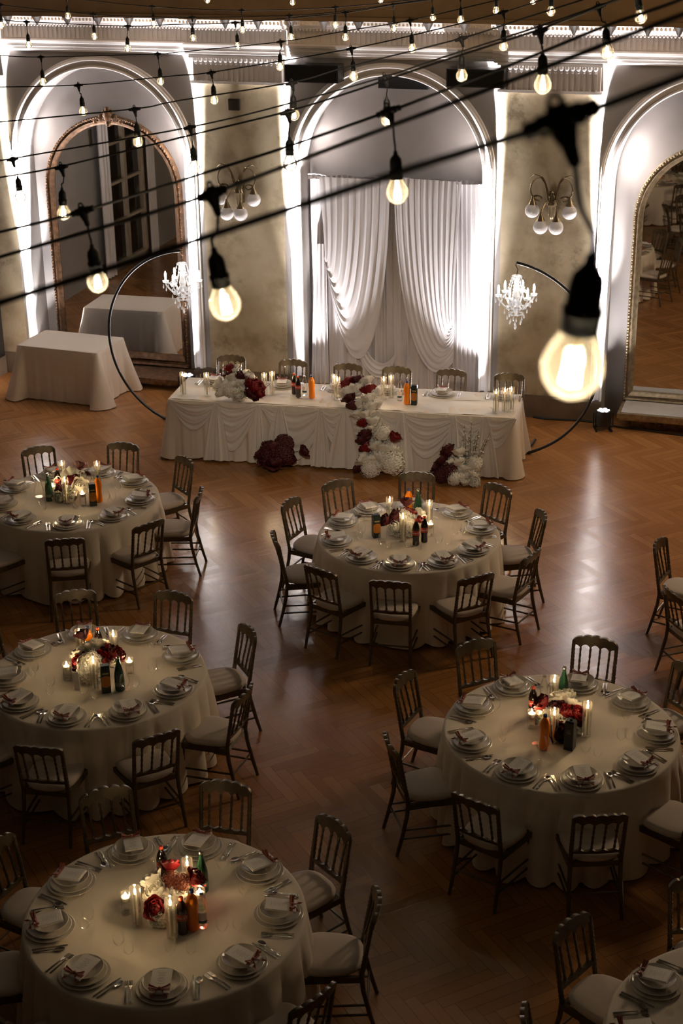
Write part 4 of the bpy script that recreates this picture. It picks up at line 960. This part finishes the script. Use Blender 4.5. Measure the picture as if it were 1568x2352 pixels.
def carton(black):
    b = MB(); b.box((0, 0, .115), (.072, .072, .23)); b.box((0, 0, .236), (.066, .05, .012)); L = [P('carton_box', b.mesh('carton_box', M_carton, False))]
    if not black:
        b = MB(); n = 26; z = .105; r = .052
        # round orange print, folded over the two visible faces
        vs = [(0, -.0366, z)] + [(max(-.036, min(.036, r * math.cos(k * 2 * PI / n))), -.0366, z + r * math.sin(k * 2 * PI / n)) for k in range(n)]
        b.add(vs, [(0, 1 + k, 1 + (k + 1) % n) for k in range(n)]); L.append(P('orange_print', b.mesh('orange_print', M_fruit, False), None, 'round orange fruit print'))
        b = MB(); b.box((0, -.0364, .178), (.050, .001, .014)); L.append(P('gold_band', b.mesh('gold_band', M_goldp, False)))
    else:
        b = MB(); b.lathe([(.012, .24), (.012, .256), (0, .257)], 12); L.append(P('screw_cap', b.mesh('screw_cap', M_black)))
        b = MB()
        for k, (wd, z) in enumerate(((.03, .172), (.022, .160), (.034, .150), (.028, .142))): b.box((0, -.0364, z), (wd, .001, .003))
        L.append(P('printed_lines', b.mesh('printed_lines', M_ink, False)))
    return L
CARTON, CARTONB = carton(False), carton(True)
b = MB(); b.lathe([(0, .002), (.026, .002), (.036, .03), (.039, .06), (.034, .10), (.032, .10), (.036, .06), (.033, .03), (0, .008)], 20, None, False); TUMBLER = b.mesh('tumbler', M_glass)
b = MB(); b.lathe([(0, .002), (.045, .002), (.058, .03), (.06, .07), (.05, .11), (.03, .15), (.026, .19), (.030, .20), (.027, .20), (.023, .19), (.047, .11), (.056, .07), (0, .01)], 22, None, False); CARAFE = b.mesh('carafe', M_glass)
KINDS = {'taper': (TAPERS, 'taper_candle_holder', 'candle', 'lit taper in glass tube, '), 'float': (FLOATS, 'floating_candle_vase', 'candle', 'floating candle in glass vase, '),
         'cola': (COLA, 'cola_bottle', 'bottle', 'dark cola bottle with red label, '), 'orange': (ORANGE, 'orange_soda_bottle', 'bottle', 'orange soda bottle, '),
         'green': (GREEN, 'green_water_bottle', 'bottle', 'green glass water bottle, '), 'clear': (CLEARB, 'clear_water_bottle', 'bottle', 'small clear glass water bottle, '),
         'carton': (CARTON, 'juice_carton', 'carton', 'dark juice carton with orange circle, '), 'cartonb': (CARTONB, 'juice_carton', 'carton', 'black juice carton, ')}
GROUPS = {'taper': 'taper candles in glass tubes', 'float': 'floating candles in vases', 'cola': 'cola bottles', 'orange': 'orange soda bottles', 'green': 'green water bottles', 'clear': 'clear water bottles', 'carton': 'juice cartons', 'cartonb': 'juice cartons'}
def put_item(kd, p, rz, where):
    M = Matrix.Translation(p) @ Matrix.Rotation(rz, 4, 'Z')
    if kd in ('tumbler', 'carafe'):
        o = obj('water_tumbler' if kd == 'tumbler' else 'water_carafe', TUMBLER if kd == 'tumbler' else CARAFE, M)
        tag(o, ('clear stemless tumbler, ' if kd == 'tumbler' else 'round clear glass carafe, ') + where, 'glass' if kd == 'tumbler' else 'carafe'); return
    parts, nm, cat, l0 = KINDS[kd]
    inst(nm, parts, M, l0 + where, cat, GROUPS[kd])
ITEMS = {
 3: (c3, [('taper', 335, 1365, 'by the floating candle, '), ('taper', 820, 1520, 'before the cola bottle, '), ('taper', 1050, 960, 'behind the roses, '), ('float', 188, 1185, 'outermost, '), ('float', 1210, 1130, 'behind clear bottle, '),
          ('cola', 965, 1465, 'beside orange soda, '), ('orange', 1110, 1405, 'beside cola, '), ('clear', 1245, 1375, 'beside orange soda, '), ('green', 1240, 880, 'behind red rose, '), ('cola', 690, 740, 'behind the roses, '), ('carafe', 595, 640, 'behind white roses, ')]),
 4: (c4, [('taper', 635, 1170, 'before white blooms, '), ('taper', 405, 700, 'behind white blooms, '), ('taper', 960, 720, 'behind red roses, '), ('float', 182, 1000, 'by bright red rose, '), ('float', 1205, 925, 'by green bottle, '),
          ('carton', 815, 1195, 'beside the green bottle, '), ('green', 1040, 1175, 'beside the carton, '), ('tumbler', 1160, 1165, 'by the green bottle, '), ('orange', 540, 640, 'behind the blooms, '), ('cola', 705, 620, 'behind the blooms, ')]),
 2: (c2, [('taper', 640, 1110, 'beside orange bottle, '), ('taper', 1180, 1000, 'apart from the blooms, '), ('taper', 640, 560, 'behind the blooms, '), ('float', 285, 860, 'before the cola bottle, '), ('cola', 300, 690, 'by floating candle, '),
          ('orange', 490, 1210, 'foremost on the cloth, '), ('cartonb', 910, 1200, 'beside a taper, '), ('green', 800, 430, 'behind the white roses, '), ('clear', 480, 470, 'behind dark red rose, '), ('tumbler', 350, 1120, 'beside orange bottle, ')]),
 1: (c1, [('taper', 740, 1080, 'before the blooms, '), ('taper', 475, 730, 'behind dark roses, '), ('taper', 1265, 800, 'by floating candle, '), ('float', 1290, 960, 'outermost, '), ('carton', 205, 985, 'beside dark red rose, '),
          ('cola', 1000, 1145, 'foremost bottle, '), ('cola', 1165, 1085, 'by the floating candle, '), ('green', 1040, 590, 'behind white rose, '), ('orange', 855, 560, 'behind red rose, '), ('tumbler', 340, 1090, 'beside the carton, ')]),
 5: (c5, [('taper', 685, 960, 'foremost in the cluster, '), ('taper', 630, 640, 'behind bright rose, '), ('taper', 1290, 650, 'behind orange bottle, '), ('float', 1000, 985, 'before white roses, '), ('float', 440, 840, 'behind green bottle, '),
          ('green', 365, 905, 'outermost, '), ('cola', 540, 740, 'among the blooms, '), ('carton', 1190, 990, 'beside orange soda, '), ('orange', 1300, 925, 'beside the carton, '), ('tumbler', 855, 1055, 'foremost, '), ('carafe', 170, 830, 'beside the green bottle, ')])}
for t, (cf, its) in ITEMS.items():
    for kd, x, y, wh in its:
        p = onz(*cf(x, y), TZ + .001); put_item(kd, p, random.uniform(-.25, .25) if kd not in ('carton', 'cartonb', 'cola') else {'carton': .25, 'cartonb': -.5, 'cola': .1}[kd], wh + TN[t])
p = onz(*c4(345, 1165), TZ + .002)
b = MB(); b.box((0, 0, .085), (.046, .004, .17)); tag(obj('table_number_card', b.mesh('table_card', M_paper, False), Matrix.Translation(p) @ Matrix.Rotation(-.2, 4, 'Z') @ Matrix.Rotation(.10, 4, 'X')), 'slim white standing card beside red rose, ' + TN[4], 'card')
p = onz(880, 800, .76)

# ------------------------------------------------------------------ rectangular draped tables
def rect_cloth(Lx, Ly, h, seed, fold=.02, flare=.06, ear=.13, wrinkle=.0, hemvar=.02):
    rnd = random.Random(seed); ph = [rnd.uniform(0, 6) for _ in range(6)]
    per = []; rc = .03; N = 50
    segs = [((rc, 0), (Lx - rc, 0), (0, -1)), ((Lx, rc), (Lx, Ly - rc), (1, 0)), ((Lx - rc, Ly), (rc, Ly), (0, 1)), ((0, Ly - rc), (0, rc), (-1, 0))]
    cs = [(Lx - rc, rc, -PI / 2), (Lx - rc, Ly - rc, 0), (rc, Ly - rc, PI / 2), (rc, rc, PI)]
    tot = 0
    for k, (a, c, n) in enumerate(segs):
        l = math.hypot(c[0] - a[0], c[1] - a[1]); m = max(8, int(l / .018))
        for i in range(m):
            u = i / m; d = min(u, 1 - u) * l; per.append((a[0] + (c[0] - a[0]) * u, a[1] + (c[1] - a[1]) * u, n[0], n[1], math.exp(-(d / .075) ** 2), tot + u * l))
        tot += l
        x, y, a0 = cs[k]
        for i in range(9):
            a_ = a0 + PI / 2 * i / 9; per.append((x + rc * math.cos(a_), y + rc * math.sin(a_), math.cos(a_), math.sin(a_), 1.0, tot + .003 * i))
        tot += .03
    n = len(per); nv = 16; b = MB()
    rings = [.25, .6, .9, 1.0]
    def fn(u, v):
        i = int(round(u * n)) % n; x, y, nx, ny, cn, s = per[i]; j = round(v * (nv + 4))
        wz = wrinkle * (math.sin(x * 13 + y * 7 + ph[0]) * math.sin(x * 29 - y * 17 + ph[1]) + .7 * math.sin(x * 47 + y * 21))
        if j <= 3:
            f = (.25, .6, .9, .985)[j]; cx = Lx / 2 + (x - Lx / 2) * (1 if Lx > 2 * Ly else f); X = Lx / 2 + (x - Lx / 2) * f if Lx <= 2 * Ly else min(max(x, Ly / 2 * (1 - f)), Lx - Ly / 2 * (1 - f)); Y = Ly / 2 + (y - Ly / 2) * f
            return (X, Y, h + wz * (1 if j < 3 else .3))
        q = (j - 4) / nv
        fo = fold * (math.sin(s * 41 + ph[2] + 2 * math.sin(s * 5)) + .7 * math.sin(s * 23 + ph[3]) + .5 * math.sin(s * 67 + ph[4])) * q ** .8 * (1 - .6 * cn)
        out = flare * q * (1 - cn) + ear * cn * q ** 1.2 * (1 if cn > .5 else cn * 2) + fo + (.006 if j == 4 else .010)
        hem = .012 + hemvar * (1 + math.sin(s * 9 + ph[5])) * .5
        return (x + nx * out, y + ny * out, (h - .004 - .006 * (j > 4)) * (1 - q) + hem * q)
    b.grid(fn, n, nv + 4, wrap=True)
    # lid for the middle of the top
    top = [fn(i / n, 0) for i in range(n)]; b.add(top, [tuple(range(n))])
    return b
BX = Vector((-3.293 + 4.464, 20.575 - 21.021, 0)).normalized(); BY = Vector((-BX.y, BX.x, 0))
BM = Matrix((BX, BY, Vector((0, 0, 1)))).transposed().to_4x4(); BM.translation = Vector((-4.464, 21.021, 0))
e = empty('side_table', BM, 'bare side table under long white cloth before the bronze framed mirror', 'table')
obj('tablecloth', rect_cloth(1.25, .79, .76, 3, .006, .03, .22, .0, .0).mesh('tablecloth', M_cloth, True, 60), None, e)

HLX, HLY, HTZ = 4.30, .90, .76
e = empty('head_table', HM, 'long head table draped in white cloth and chiffon swags under the curtain', 'table')
obj('tablecloth', rect_cloth(HLX, HLY, HTZ, 11, .017, .05, .13, .0035, .015).mesh('tablecloth', M_cloth, True, 60), None, e)
def hl(P): return HM.inverted() @ P
def onhead(x, y, off):
    d = ray(x, y); n = Vector(HY); return CAM + d * ((HO + HY * off - CAM).dot(n) / d.dot(n))
# chiffon swags looped along the front edge (local x along the table)
pins = [(.03, .66), (.60, 1.18), (1.16, 1.50), (1.34, 2.02), (1.90, 2.26), (2.24, 2.70), (2.62, 2.98), (2.92, 3.66), (3.50, 3.98), (3.92, 4.31)]
deps = [.36, .60, .30, .66, .44, .34, .62, .54, .68, .36]; skew = [1.0, .72, 1.5, .8, 1.25, .7, 1.4, .85, 1.3, .8]
for k, ((a, c), dp, sk) in enumerate(zip(pins, deps, skew)):
    nf = 3 + k % 3
    def fn(u, v):
        w_ = v ** sk
        x = a + (c - a) * v; sag = dp * (.10 + .90 * u ** 1.15) * (1 - abs(2 * w_ - 1) ** 1.8)
        z = max(HTZ + .004 - .012 * u - sag, .05); q = max(0, 1 - z / HTZ); s_ = math.sin(PI * v) ** .5
        return (x + .015 * math.sin(u * 5 + k), -.022 - .06 * q - .012 * s_ - .0075 * (math.sin(u * nf * 2 * PI + k + 1.2 * math.sin(v * 3 + k)) + .5 * math.sin(u * nf * 4.3 * PI + 3 * v + k)) * s_, z)
    b = MB(); b.grid(fn, 60, 34); o = obj('chiffon_swag', b.mesh('chiffon_swag', M_sheer), None, e)
for k, (x, w0) in enumerate(((.63, .30), (1.17, .16), (1.43, .34), (1.95, .20), (2.25, .40), (2.66, .16), (2.95, .30), (3.58, .18), (3.95, .34))):
    b = MB()
    b.grid(lambda u, v: (x + (u - .5) * (.05 + w0 * (1 - v) ** .7), -.034 - .085 * (1 - v) - .012 * (math.sin(u * (13 + 3 * (k % 3)) + k) + .5 * math.sin(u * 31 + 2 * k)) * (1 - .5 * v), .03 + (HTZ - .03) * v), 40, 14)
    obj('chiffon_tail', b.mesh('chiffon_tail', M_sheer), None, e)
# wrinkled chiffon runner lying on the top
b = MB(); b.grid(lambda u, v: (.02 + 4.26 * u, .02 + .86 * v, HTZ + .004 + .004 * math.sin(u * 60 + 5 * math.sin(v * 4 + u * 9)) + .003 * math.sin(v * 17 + u * 31)), 160, 16); obj('chiffon_runner', b.mesh('chiffon_runner', M_sheer), None, e)
for k, x in enumerate(hx):
    setting(HM @ T(x, -.03, .004, random.uniform(-.05, .05)), 'head table, %s chair' % ORD[k], 'from the bronze mirror', 'h')
HI = [('taper', 421, 906, 'foremost at the corner by the ring stand'), ('taper', 476, 908, 'beside white blooms near the table end'), ('taper', 608, 909, 'beside the red flower mass'), ('taper', 626, 905, 'second beside the red flower mass'),
      ('taper', 768, 912, 'just before the flower cascade'), ('taper', 775, 918, 'closest to cascade, by orange bottle side'), ('taper', 881, 918, 'past the cascade, first of two'), ('taper', 898, 914, 'past the cascade, second of two'),
      ('taper', 1138, 948, 'at the far corner, first of three'), ('taper', 1158, 944, 'at the far corner, second of three'), ('taper', 1173, 942, 'at the far corner, third of three'),
      ('cola', 676, 905, 'behind its twin'), ('cola', 685, 912, 'in front of its twin'), ('clear', 700, 908, 'beside the two cola bottles'), ('orange', 716, 914, 'next to the clear bottle'), ('orange', 934, 928, 'beside dark carton'), ('carton', 951, 928, 'beside orange bottle'), ('clear', 918, 920, 'behind orange bottle and carton')]
for kd, x, y, wh in HI: put_item(kd, onz(x, y, HTZ + .012), 0.0 - .2, wh + ', head table')

h1, h2 = crop(370, 800, .3189), crop(770, 820, .3189)
SCL = .3189 / 3616 * 18.9
def hb(cf, items):
    out = []
    for x, y, r, kd, off in items: out.append((onhead(*cf(x, y), off), kd, r * SCL * (1.28 if kd in 'wrd' else 1.0)))
    return out
top1 = hb(h1, [(520, 195, 48, 'w', .18), (575, 230, 45, 'w', .12), (640, 195, 42, 'w', .15), (505, 250, 55, 'w', .10), (450, 255, 52, 'w', .12), (400, 255, 42, 'w', .12), (490, 300, 55, 'H', .06), (420, 305, 45, 'w', .07), (545, 290, 50, 'w', .06), (560, 325, 45, 'w', .03), (530, 150, 26, 'w', .2), (540, 120, 20, 'w', .2), (600, 280, 40, 'w', .05),
     (487, 133, 38, 'r', .2), (480, 185, 30, 'd', .2), (575, 190, 45, 'd', .16), (650, 240, 52, 'r', .08), (685, 275, 52, 'r', .05), (650, 310, 50, 'd', .04), (715, 320, 38, 'r', .03), (675, 335, 38, 'd', .03)])
c = onhead(*h1(560, 335), .12); c.z = HTZ + .008
bouquet(c, top1, 'white roses and red blooms lying on the head table edge by the tapers', True, .12)
casc = hb(h2, [(225, 160, 42, 'w', .16), (100, 235, 62, 'w', .12), (150, 225, 52, 'w', .12), (240, 285, 48, 'w', .05), (160, 322, 44, 'w', .02), (290, 250, 42, 'w', .12), (215, 400, 46, 'w', -.05), (155, 400, 42, 'w', -.04), (270, 450, 42, 'w', -.06), (250, 505, 36, 'w', -.07), (250, 345, 55, 'w', .0), (60, 250, 40, 'w', .14),
     (300, 330, 36, 'w', .04), (155, 155, 42, 'd', .18), (80, 180, 46, 'r', .18), (230, 225, 46, 'r', .10), (100, 285, 46, 'd', .06), (120, 335, 42, 'd', .0), (195, 460, 40, 'r', -.06), (215, 540, 50, 'd', -.09), (185, 585, 42, 'd', -.10), (215, 640, 42, 'r', -.12),
     (335, 550, 68, 'H', -.10), (290, 625, 50, 'w', -.14), (355, 640, 60, 'w', -.13), (410, 650, 56, 'w', -.12), (250, 725, 60, 'w', -.18), (345, 700, 65, 'w', -.17), (195, 720, 55, 'w', -.16), (410, 760, 92, 'H', -.24), (258, 800, 76, 'H', -.24), (440, 720, 50, 'w', -.2), (320, 770, 50, 'w', -.2),
     (432, 570, 40, 'r', -.16), (150, 795, 36, 'd', -.2)])
c = onhead(*h2(330, 800), -.18); c.z = .0
bouquet(c, casc, 'cascade of white roses and dark red blooms falling from table to floor', False, None, 0)
flr = hb(h2, [(890, 670, 42, 'w', -.2), (885, 745, 46, 'w', -.24), (820, 750, 36, 'w', -.24), (940, 790, 46, 'w', -.26), (1000, 770, 62, 'H', -.22), (930, 840, 46, 'w', -.3), (1000, 830, 42, 'w', -.28), (860, 870, 58, 'H', -.34), (940, 880, 40, 'w', -.36), (905, 800, 46, 'w', -.24),
     (800, 660, 46, 'd', -.2), (765, 730, 42, 'd', -.22), (715, 785, 36, 'd', -.24), (820, 825, 76, 'D', -.28), (770, 850, 62, 'D', -.3)])
c = onhead(*h2(930, 890), -.28); c.z = 0
ef = bouquet(c, flr, 'white roses with tall white delphinium stems on floor before head table', False, None, 0)
for k, (x, y, bx) in enumerate(((980, 455, 965), (930, 490, 940), (1035, 515, 985), (1112, 545, 1010), (1010, 570, 975), (962, 540, 955), (1080, 590, 1000), (920, 560, 930))):
    p0, p1 = onhead(*h2(bx, 780), -.22) - c, onhead(*h2(x, y), -.20 + .02 * (k % 3)) - c
    b = MB(); b.tube([p0, p0.lerp(p1, .5) + Vector((0, -.01, 0)), p1], [.004, .0035, .002], 5); st = obj('delphinium_stem', b.mesh('delphinium_stem', M_green), None, ef)
    b = MB(); rnd = random.Random(k)
    for i in range(30):
        u = .22 + .78 * i / 29; q = p0.lerp(p1, u) + Vector((rnd.uniform(-1, 1), rnd.uniform(-1, 1), rnd.uniform(-.5, .5))) * .030 * (1.25 - u); s = .017 * (1.25 - .7 * u)
        Mr = Matrix.Translation(q) @ Matrix.Rotation(rnd.uniform(0, 6), 4, 'Z') @ Matrix.Rotation(rnd.uniform(.3, 1.4), 4, 'X')
        for pz in range(5):
            Mp = Mr @ Matrix.Rotation(pz * 2 * PI / 5, 4, 'Z'); b.add([(0, 0, 0), (s * .5, -s * .4, .003), (s, 0, .002), (s * .5, s * .4, .003)], [(0, 1, 2, 3)], Mp)
    obj('delphinium_florets', b.mesh('delphinium_florets', M_rose_w, False), None, st)
o = onz(*h2(1005, 905), .04)
b_ = obj('fallen_white_rose', FLW['w'][1], Matrix.Translation(onz(*h2(1005, 905), .055)) @ Matrix.Rotation(1.1, 4, 'X') @ Matrix.Scale(.066, 4)); tag(b_, 'single white bloom fallen on the parquet beside the floor flowers', 'flower')
dk = hb(h1, [(810, 690, 72, 'd', -.16), (885, 690, 72, 'D', -.16), (780, 750, 72, 'D', -.22), (875, 760, 82, 'D', -.22), (825, 790, 72, 'd', -.28), (750, 790, 50, 'd', -.26), (700, 755, 36, 'd', -.2), (1035, 735, 38, 'd', -.16), (910, 790, 50, 'd', -.26), (830, 730, 70, 'd', -.18)])
c = onhead(*h1(840, 810), -.2); c.z = 0
ed = bouquet(c, dk, 'dark burgundy flower mound on the floor before the head table', False, None, 0)
p0, p1 = onhead(*h1(870, 760), -.2) - c, onhead(*h1(1035, 735), -.16) - c
b = MB(); b.tube([p0, p1], .004, 5); obj('flower_stem', b.mesh('flower_stem', M_green), None, ed)

# ------------------------------------------------------------------ festoon string lights
b = MB(); b.lathe([(0, -.0305), (.010, -.0290), (.020, -.0230), (.0275, -.0125), (.030, 0), (.0285, .0105), (.0235, .0225), (.018, .0325), (.0150, .041), (.0140, .048)], 26, None, False); BULB = b.mesh('bulb_glass', M_bulb)
b = MB()
for k in range(5):
    a = k * 2 * PI / 5; b.tube([(.0065 * math.cos(a), .0065 * math.sin(a), -.016), (.0045 * math.cos(a), .0045 * math.sin(a), .006)], .0034, 6)
FIL = b.mesh('filament', M_fil)
b = MB(); b.lathe([(.0025, .016), (.004, .03), (.008, .045)], 8); FSTEM = b.mesh('glass_stem', M_bulb)
b = MB(); b.lathe([(.0150, .036), (.0178, .037), (.0185, .044), (.0180, .052), (.0195, .054), (.0195, .060), (.0170, .062), (.0168, .082), (.0150, .092), (.0100, .098), (.0060, .104), (.0055, .112)], 18); SOCK = b.mesh('lamp_socket', M_rubber)
b = MB(); b.tube([(-.036, 0, 0), (-.034, 0, 0), (-.022, 0, 0), (-.020, 0, 0), (.020, 0, 0), (.022, 0, 0), (.034, 0, 0), (.036, 0, 0)], [.006, .0085, .0085, .0105, .0105, .0085, .0085, .006], 10)
b.lathe([(.013, 0), (.0125, -.012), (.008, -.026), (.0065, -.040), (.004, -.043)], 12)
b.tube([(.006 * math.cos(k * PI / 6), 0, .016 + .0065 * math.sin(k * PI / 6)) for k in range(12)], .0022, 6, closed=True)
b.box((0, 0, .010), (.018, .008, .008)); CONN = b.mesh('cable_connector', M_rubber)
def smooth(pts, n=8):
    P_ = [pts[0] * 2 - pts[1]] + pts + [pts[-1] * 2 - pts[-2]]; out = []
    for i in range(1, len(P_) - 2):
        a, b_, c_, d_ = P_[i - 1:i + 3]
        for k in range(n):
            t = k / n; out.append(.5 * ((2 * b_) + (c_ - a) * t + (2 * a - 5 * b_ + 4 * c_ - d_) * t * t + (3 * b_ - a - 3 * c_ + d_) * t ** 3))
    out.append(P_[-2]); return out
def festoon(cab, lamps, label):
    """cab: cable points (pixel x, pixel y, distance); lamps: (connector x, y, bulb x, y, distance[, socket x, y])"""
    pts = smooth([atd(*c) for c in cab])
    pts = [pts[0] + (pts[0] - pts[3]).normalized() * 2.5] + pts + [pts[-1] + (pts[-1] - pts[-4]).normalized() * 2.0]; o0 = pts[0]   # they run on to their fixings past the frame
    e = empty('festoon_lights', Matrix.Translation(o0), label, 'string lights', 'strings of festoon bulbs')
    b = MB(); b.tube([p - o0 for p in pts], .0040, 8); obj('cable', b.mesh('cable', M_rubber), None, e)
    for L in lamps:
        cx, cy, bx, by, d = L[:5]
        C = atd(cx, cy, d); k = min(range(len(pts) - 1), key=lambda i: ((pts[i] + pts[i + 1]) / 2 - C).length); tdir = (pts[k + 1] - pts[k]).normalized()
        drop_ = abs(by - cy) / FPX * d / .92; B = atd(bx, by, d + .385 * drop_)
        zx = Vector((0, 0, 1)); xx = (tdir - zx * tdir.dot(zx) * .0); xx.normalize(); yy = zx.cross(xx).normalized(); zz = xx.cross(yy)
        Mc = Matrix((xx, yy, zz)).transposed().to_4x4(); Mc.translation = C - o0
        if len(L) > 5:
            S = atd(L[5], L[6], d + .385 * drop_ * .6); ax = (S - B).normalized()
        else:
            ax = ((C - B).normalized() + Vector((0, 0, 1.2))).normalized()
        Mb = ax.to_track_quat('Z', 'Y').to_matrix().to_4x4(); Mb.translation = B - o0
        lb = obj('bulb', BULB, Mb, e); obj('filament', FIL, None, lb); obj('glass_stem', FSTEM, None, lb); obj('lamp_socket', SOCK, None, lb)
        cn = obj('cable_connector', CONN, Mc, e)
        s_ = B - o0 + ax * .108; g = C - o0 - zz * .038
        b = MB(); b.tube(smooth([g, g.lerp(s_, .35) + Vector((0, 0, -.008)) - ax * .0, s_ + ax * .02, s_], 6), .0030, 6); obj('drop_cord', b.mesh('drop_cord', M_rubber), None, e)
festoon([(-60, 716, 1.95), (0, 695, 1.88), (380, 575, 1.72), (905, 400, 1.53), (1200, 308, 1.43), (1285, 281, 1.40), (1375, 247, 1.38), (1568, 175, 1.33), (1640, 146, 1.31)], [(1287, 275, 1314, 845, 1.38, 1343, 680)], 'closest heavy black festoon cable carrying the one huge out-of-focus bulb')
festoon([(-60, 608, 3.45), (0, 590, 3.4), (300, 503, 3.15), (485, 445, 3.0), (784, 332, 2.75), (1150, 194, 2.5), (1457, 75, 2.32), (1568, 33, 2.25), (1640, 5, 2.2)], [(487, 445, 517, 700, 2.9, 499, 612)], 'festoon cable second in closeness with one large bulb before the mottled pier')
festoon([(-60, 548, 4.55), (0, 533, 4.5), (190, 485, 4.4), (480, 394, 4.25), (665, 335, 4.2), (892, 256, 4.15), (1030, 204, 4.0), (1200, 138, 3.8), (1387, 61, 3.6), (1540, 8, 3.45), (1640, -35, 3.3)], [(190, 485, 224, 648, 4.3, 217, 604), (892, 256, 912, 443, 4.15)], 'festoon cable with bulbs before the bronze mirror and the curtain centre')
festoon([(-60, 420, 7.3), (0, 407.6, 7.1), (141, 382, 6.8), (480, 300, 6.5), (660, 256, 6.3), (800, 213, 6.1), (1000, 145, 5.8), (1238, 68, 5.3), (1420, -2, 4.9), (1500, -34, 4.7)], [(141, 384, 146, 490, 6.8), (660, 258, 666, 377, 6.4), (1240, 72, 1246, 196, 5.3)], 'festoon cable whose three bulbs hang at mirror frame, curtain edge and capital')
festoon([(-60, 380, 8.6), (0, 368, 8.4), (29, 364, 8.3), (436, 292, 7.9), (670, 236, 7.6), (884, 176, 7.4), (1000, 137, 7.2), (1200, 73, 7.0), (1374, 14, 6.8), (1480, -24, 6.6)], [(29, 366, 47, 453, 8.3), (436, 293, 447, 385, 7.9), (884, 178, 889, 277, 7.4), (1374, 16, 1394, 121, 6.8)], 'festoon cable doubled with its neighbour above the curtained arch')
festoon([(-60, 283, 9.3), (0, 280, 9.2), (309, 250, 8.9), (400, 233, 8.8), (670, 189, 8.4), (800, 153, 8.3), (1059, 88, 8.0), (1200, 43, 7.8), (1330, 2, 7.6), (1430, -30, 7.5)], [(309, 251, 317, 326, 8.9), (670, 191, 675, 264, 8.4), (1059, 89, 1060, 175, 8.0), (1440, -34, 1471, 40, 7.5)], 'festoon cable crossing the end of the long black loudspeaker')
festoon([(-60, 201, 12), (0, 200, 11.8), (180, 195, 11.3), (400, 174, 11.1), (485, 166, 11.0), (800, 113, 10.5), (1000, 68, 10.2), (1155, 28, 10), (1260, -5, 9.8)], [(180, 196, 191, 256, 11.3), (485, 167, 492, 230, 11.0), (806, 112, 812, 176, 10.5), (1155, 28, 1156, 106, 10)], 'festoon cable crossing the fluted capital above the small square box')
festoon([(-60, 126, 13.9), (0, 127.5, 13.7), (94, 131, 13.5), (362, 124, 12.8), (400, 121, 12.7), (644, 96, 12.4), (800, 70, 12), (941, 47, 11.5), (1134, 2, 11), (1290, -32, 10.6)], [(94, 131, 99, 189, 13.5), (362, 124, 369, 187, 12.8), (644, 96, 643, 154, 12.4), (941, 47, 946, 112, 11.5), (1267, -28, 1265, 27, 10.7)], 'festoon cable grazing the top of the bronze mirror arch')
festoon([(-60, 43, 15), (8, 46, 14.9), (61, 50, 14.7), (293, 60, 14.3), (400, 56, 14.2), (540, 52, 14.1), (793, 29, 13.8), (902, 11, 13.5), (1063, -10, 13.2)], [(61, 50, 66, 104, 14.7), (293, 60, 293, 112, 14.3), (540, 52, 546, 106, 14.1), (793, 29, 793, 86, 13.8), (1056, -8, 1058, 46, 13.2)], 'festoon cable strung just below the row of dark drops')
festoon([(-60, 4, 15.4), (2, 11.5, 15.3), (214, 33, 15.1), (400, 40, 14.9), (441, 40, 14.9), (664, 36, 14.6), (800, 24, 14.4), (902, 10, 14.3), (1140, -28, 14)], [(2, 11, 3, 59, 15.3), (214, 33, 217, 84, 15.1), (441, 40, 443, 88, 14.9), (664, 36, 669, 86, 14.6), (902, 11, 905, 65, 14.3), (1140, -27, 1139, 25, 14)], 'festoon cable strung across the row of dark drops')
festoon([(120, -8, 16.3), (199, 0, 16.2), (349, 15, 16), (555, 24, 15.8), (770, 16.6, 15.6), (991, -6, 15.4), (1225, -44, 15)], [(153, -5, 156, 37, 16.2), (349, 15, 353, 56, 16), (555, 24, 557, 69, 15.8), (770, 16.6, 770, 58, 15.6), (991, -6, 994, 41, 15.4), (1224, -44, 1224, 3, 15)], 'topmost fully visible festoon cable against the brown cove')
festoon([(400, -50, 17), (476, -45, 16.9), (672, -40, 16.7), (874, -46, 16.5), (950, -52, 16.4)], [(476, -42, 476, 1, 16.9), (672, -38, 672, 6, 16.7), (874, -44, 874, 1, 16.5)], 'festoon cable above the frame showing only three bulb tips')
print('OBJECT COUNT', len(bpy.data.objects), 'VERTS', sum(len(m.vertices) for m in bpy.data.meshes))
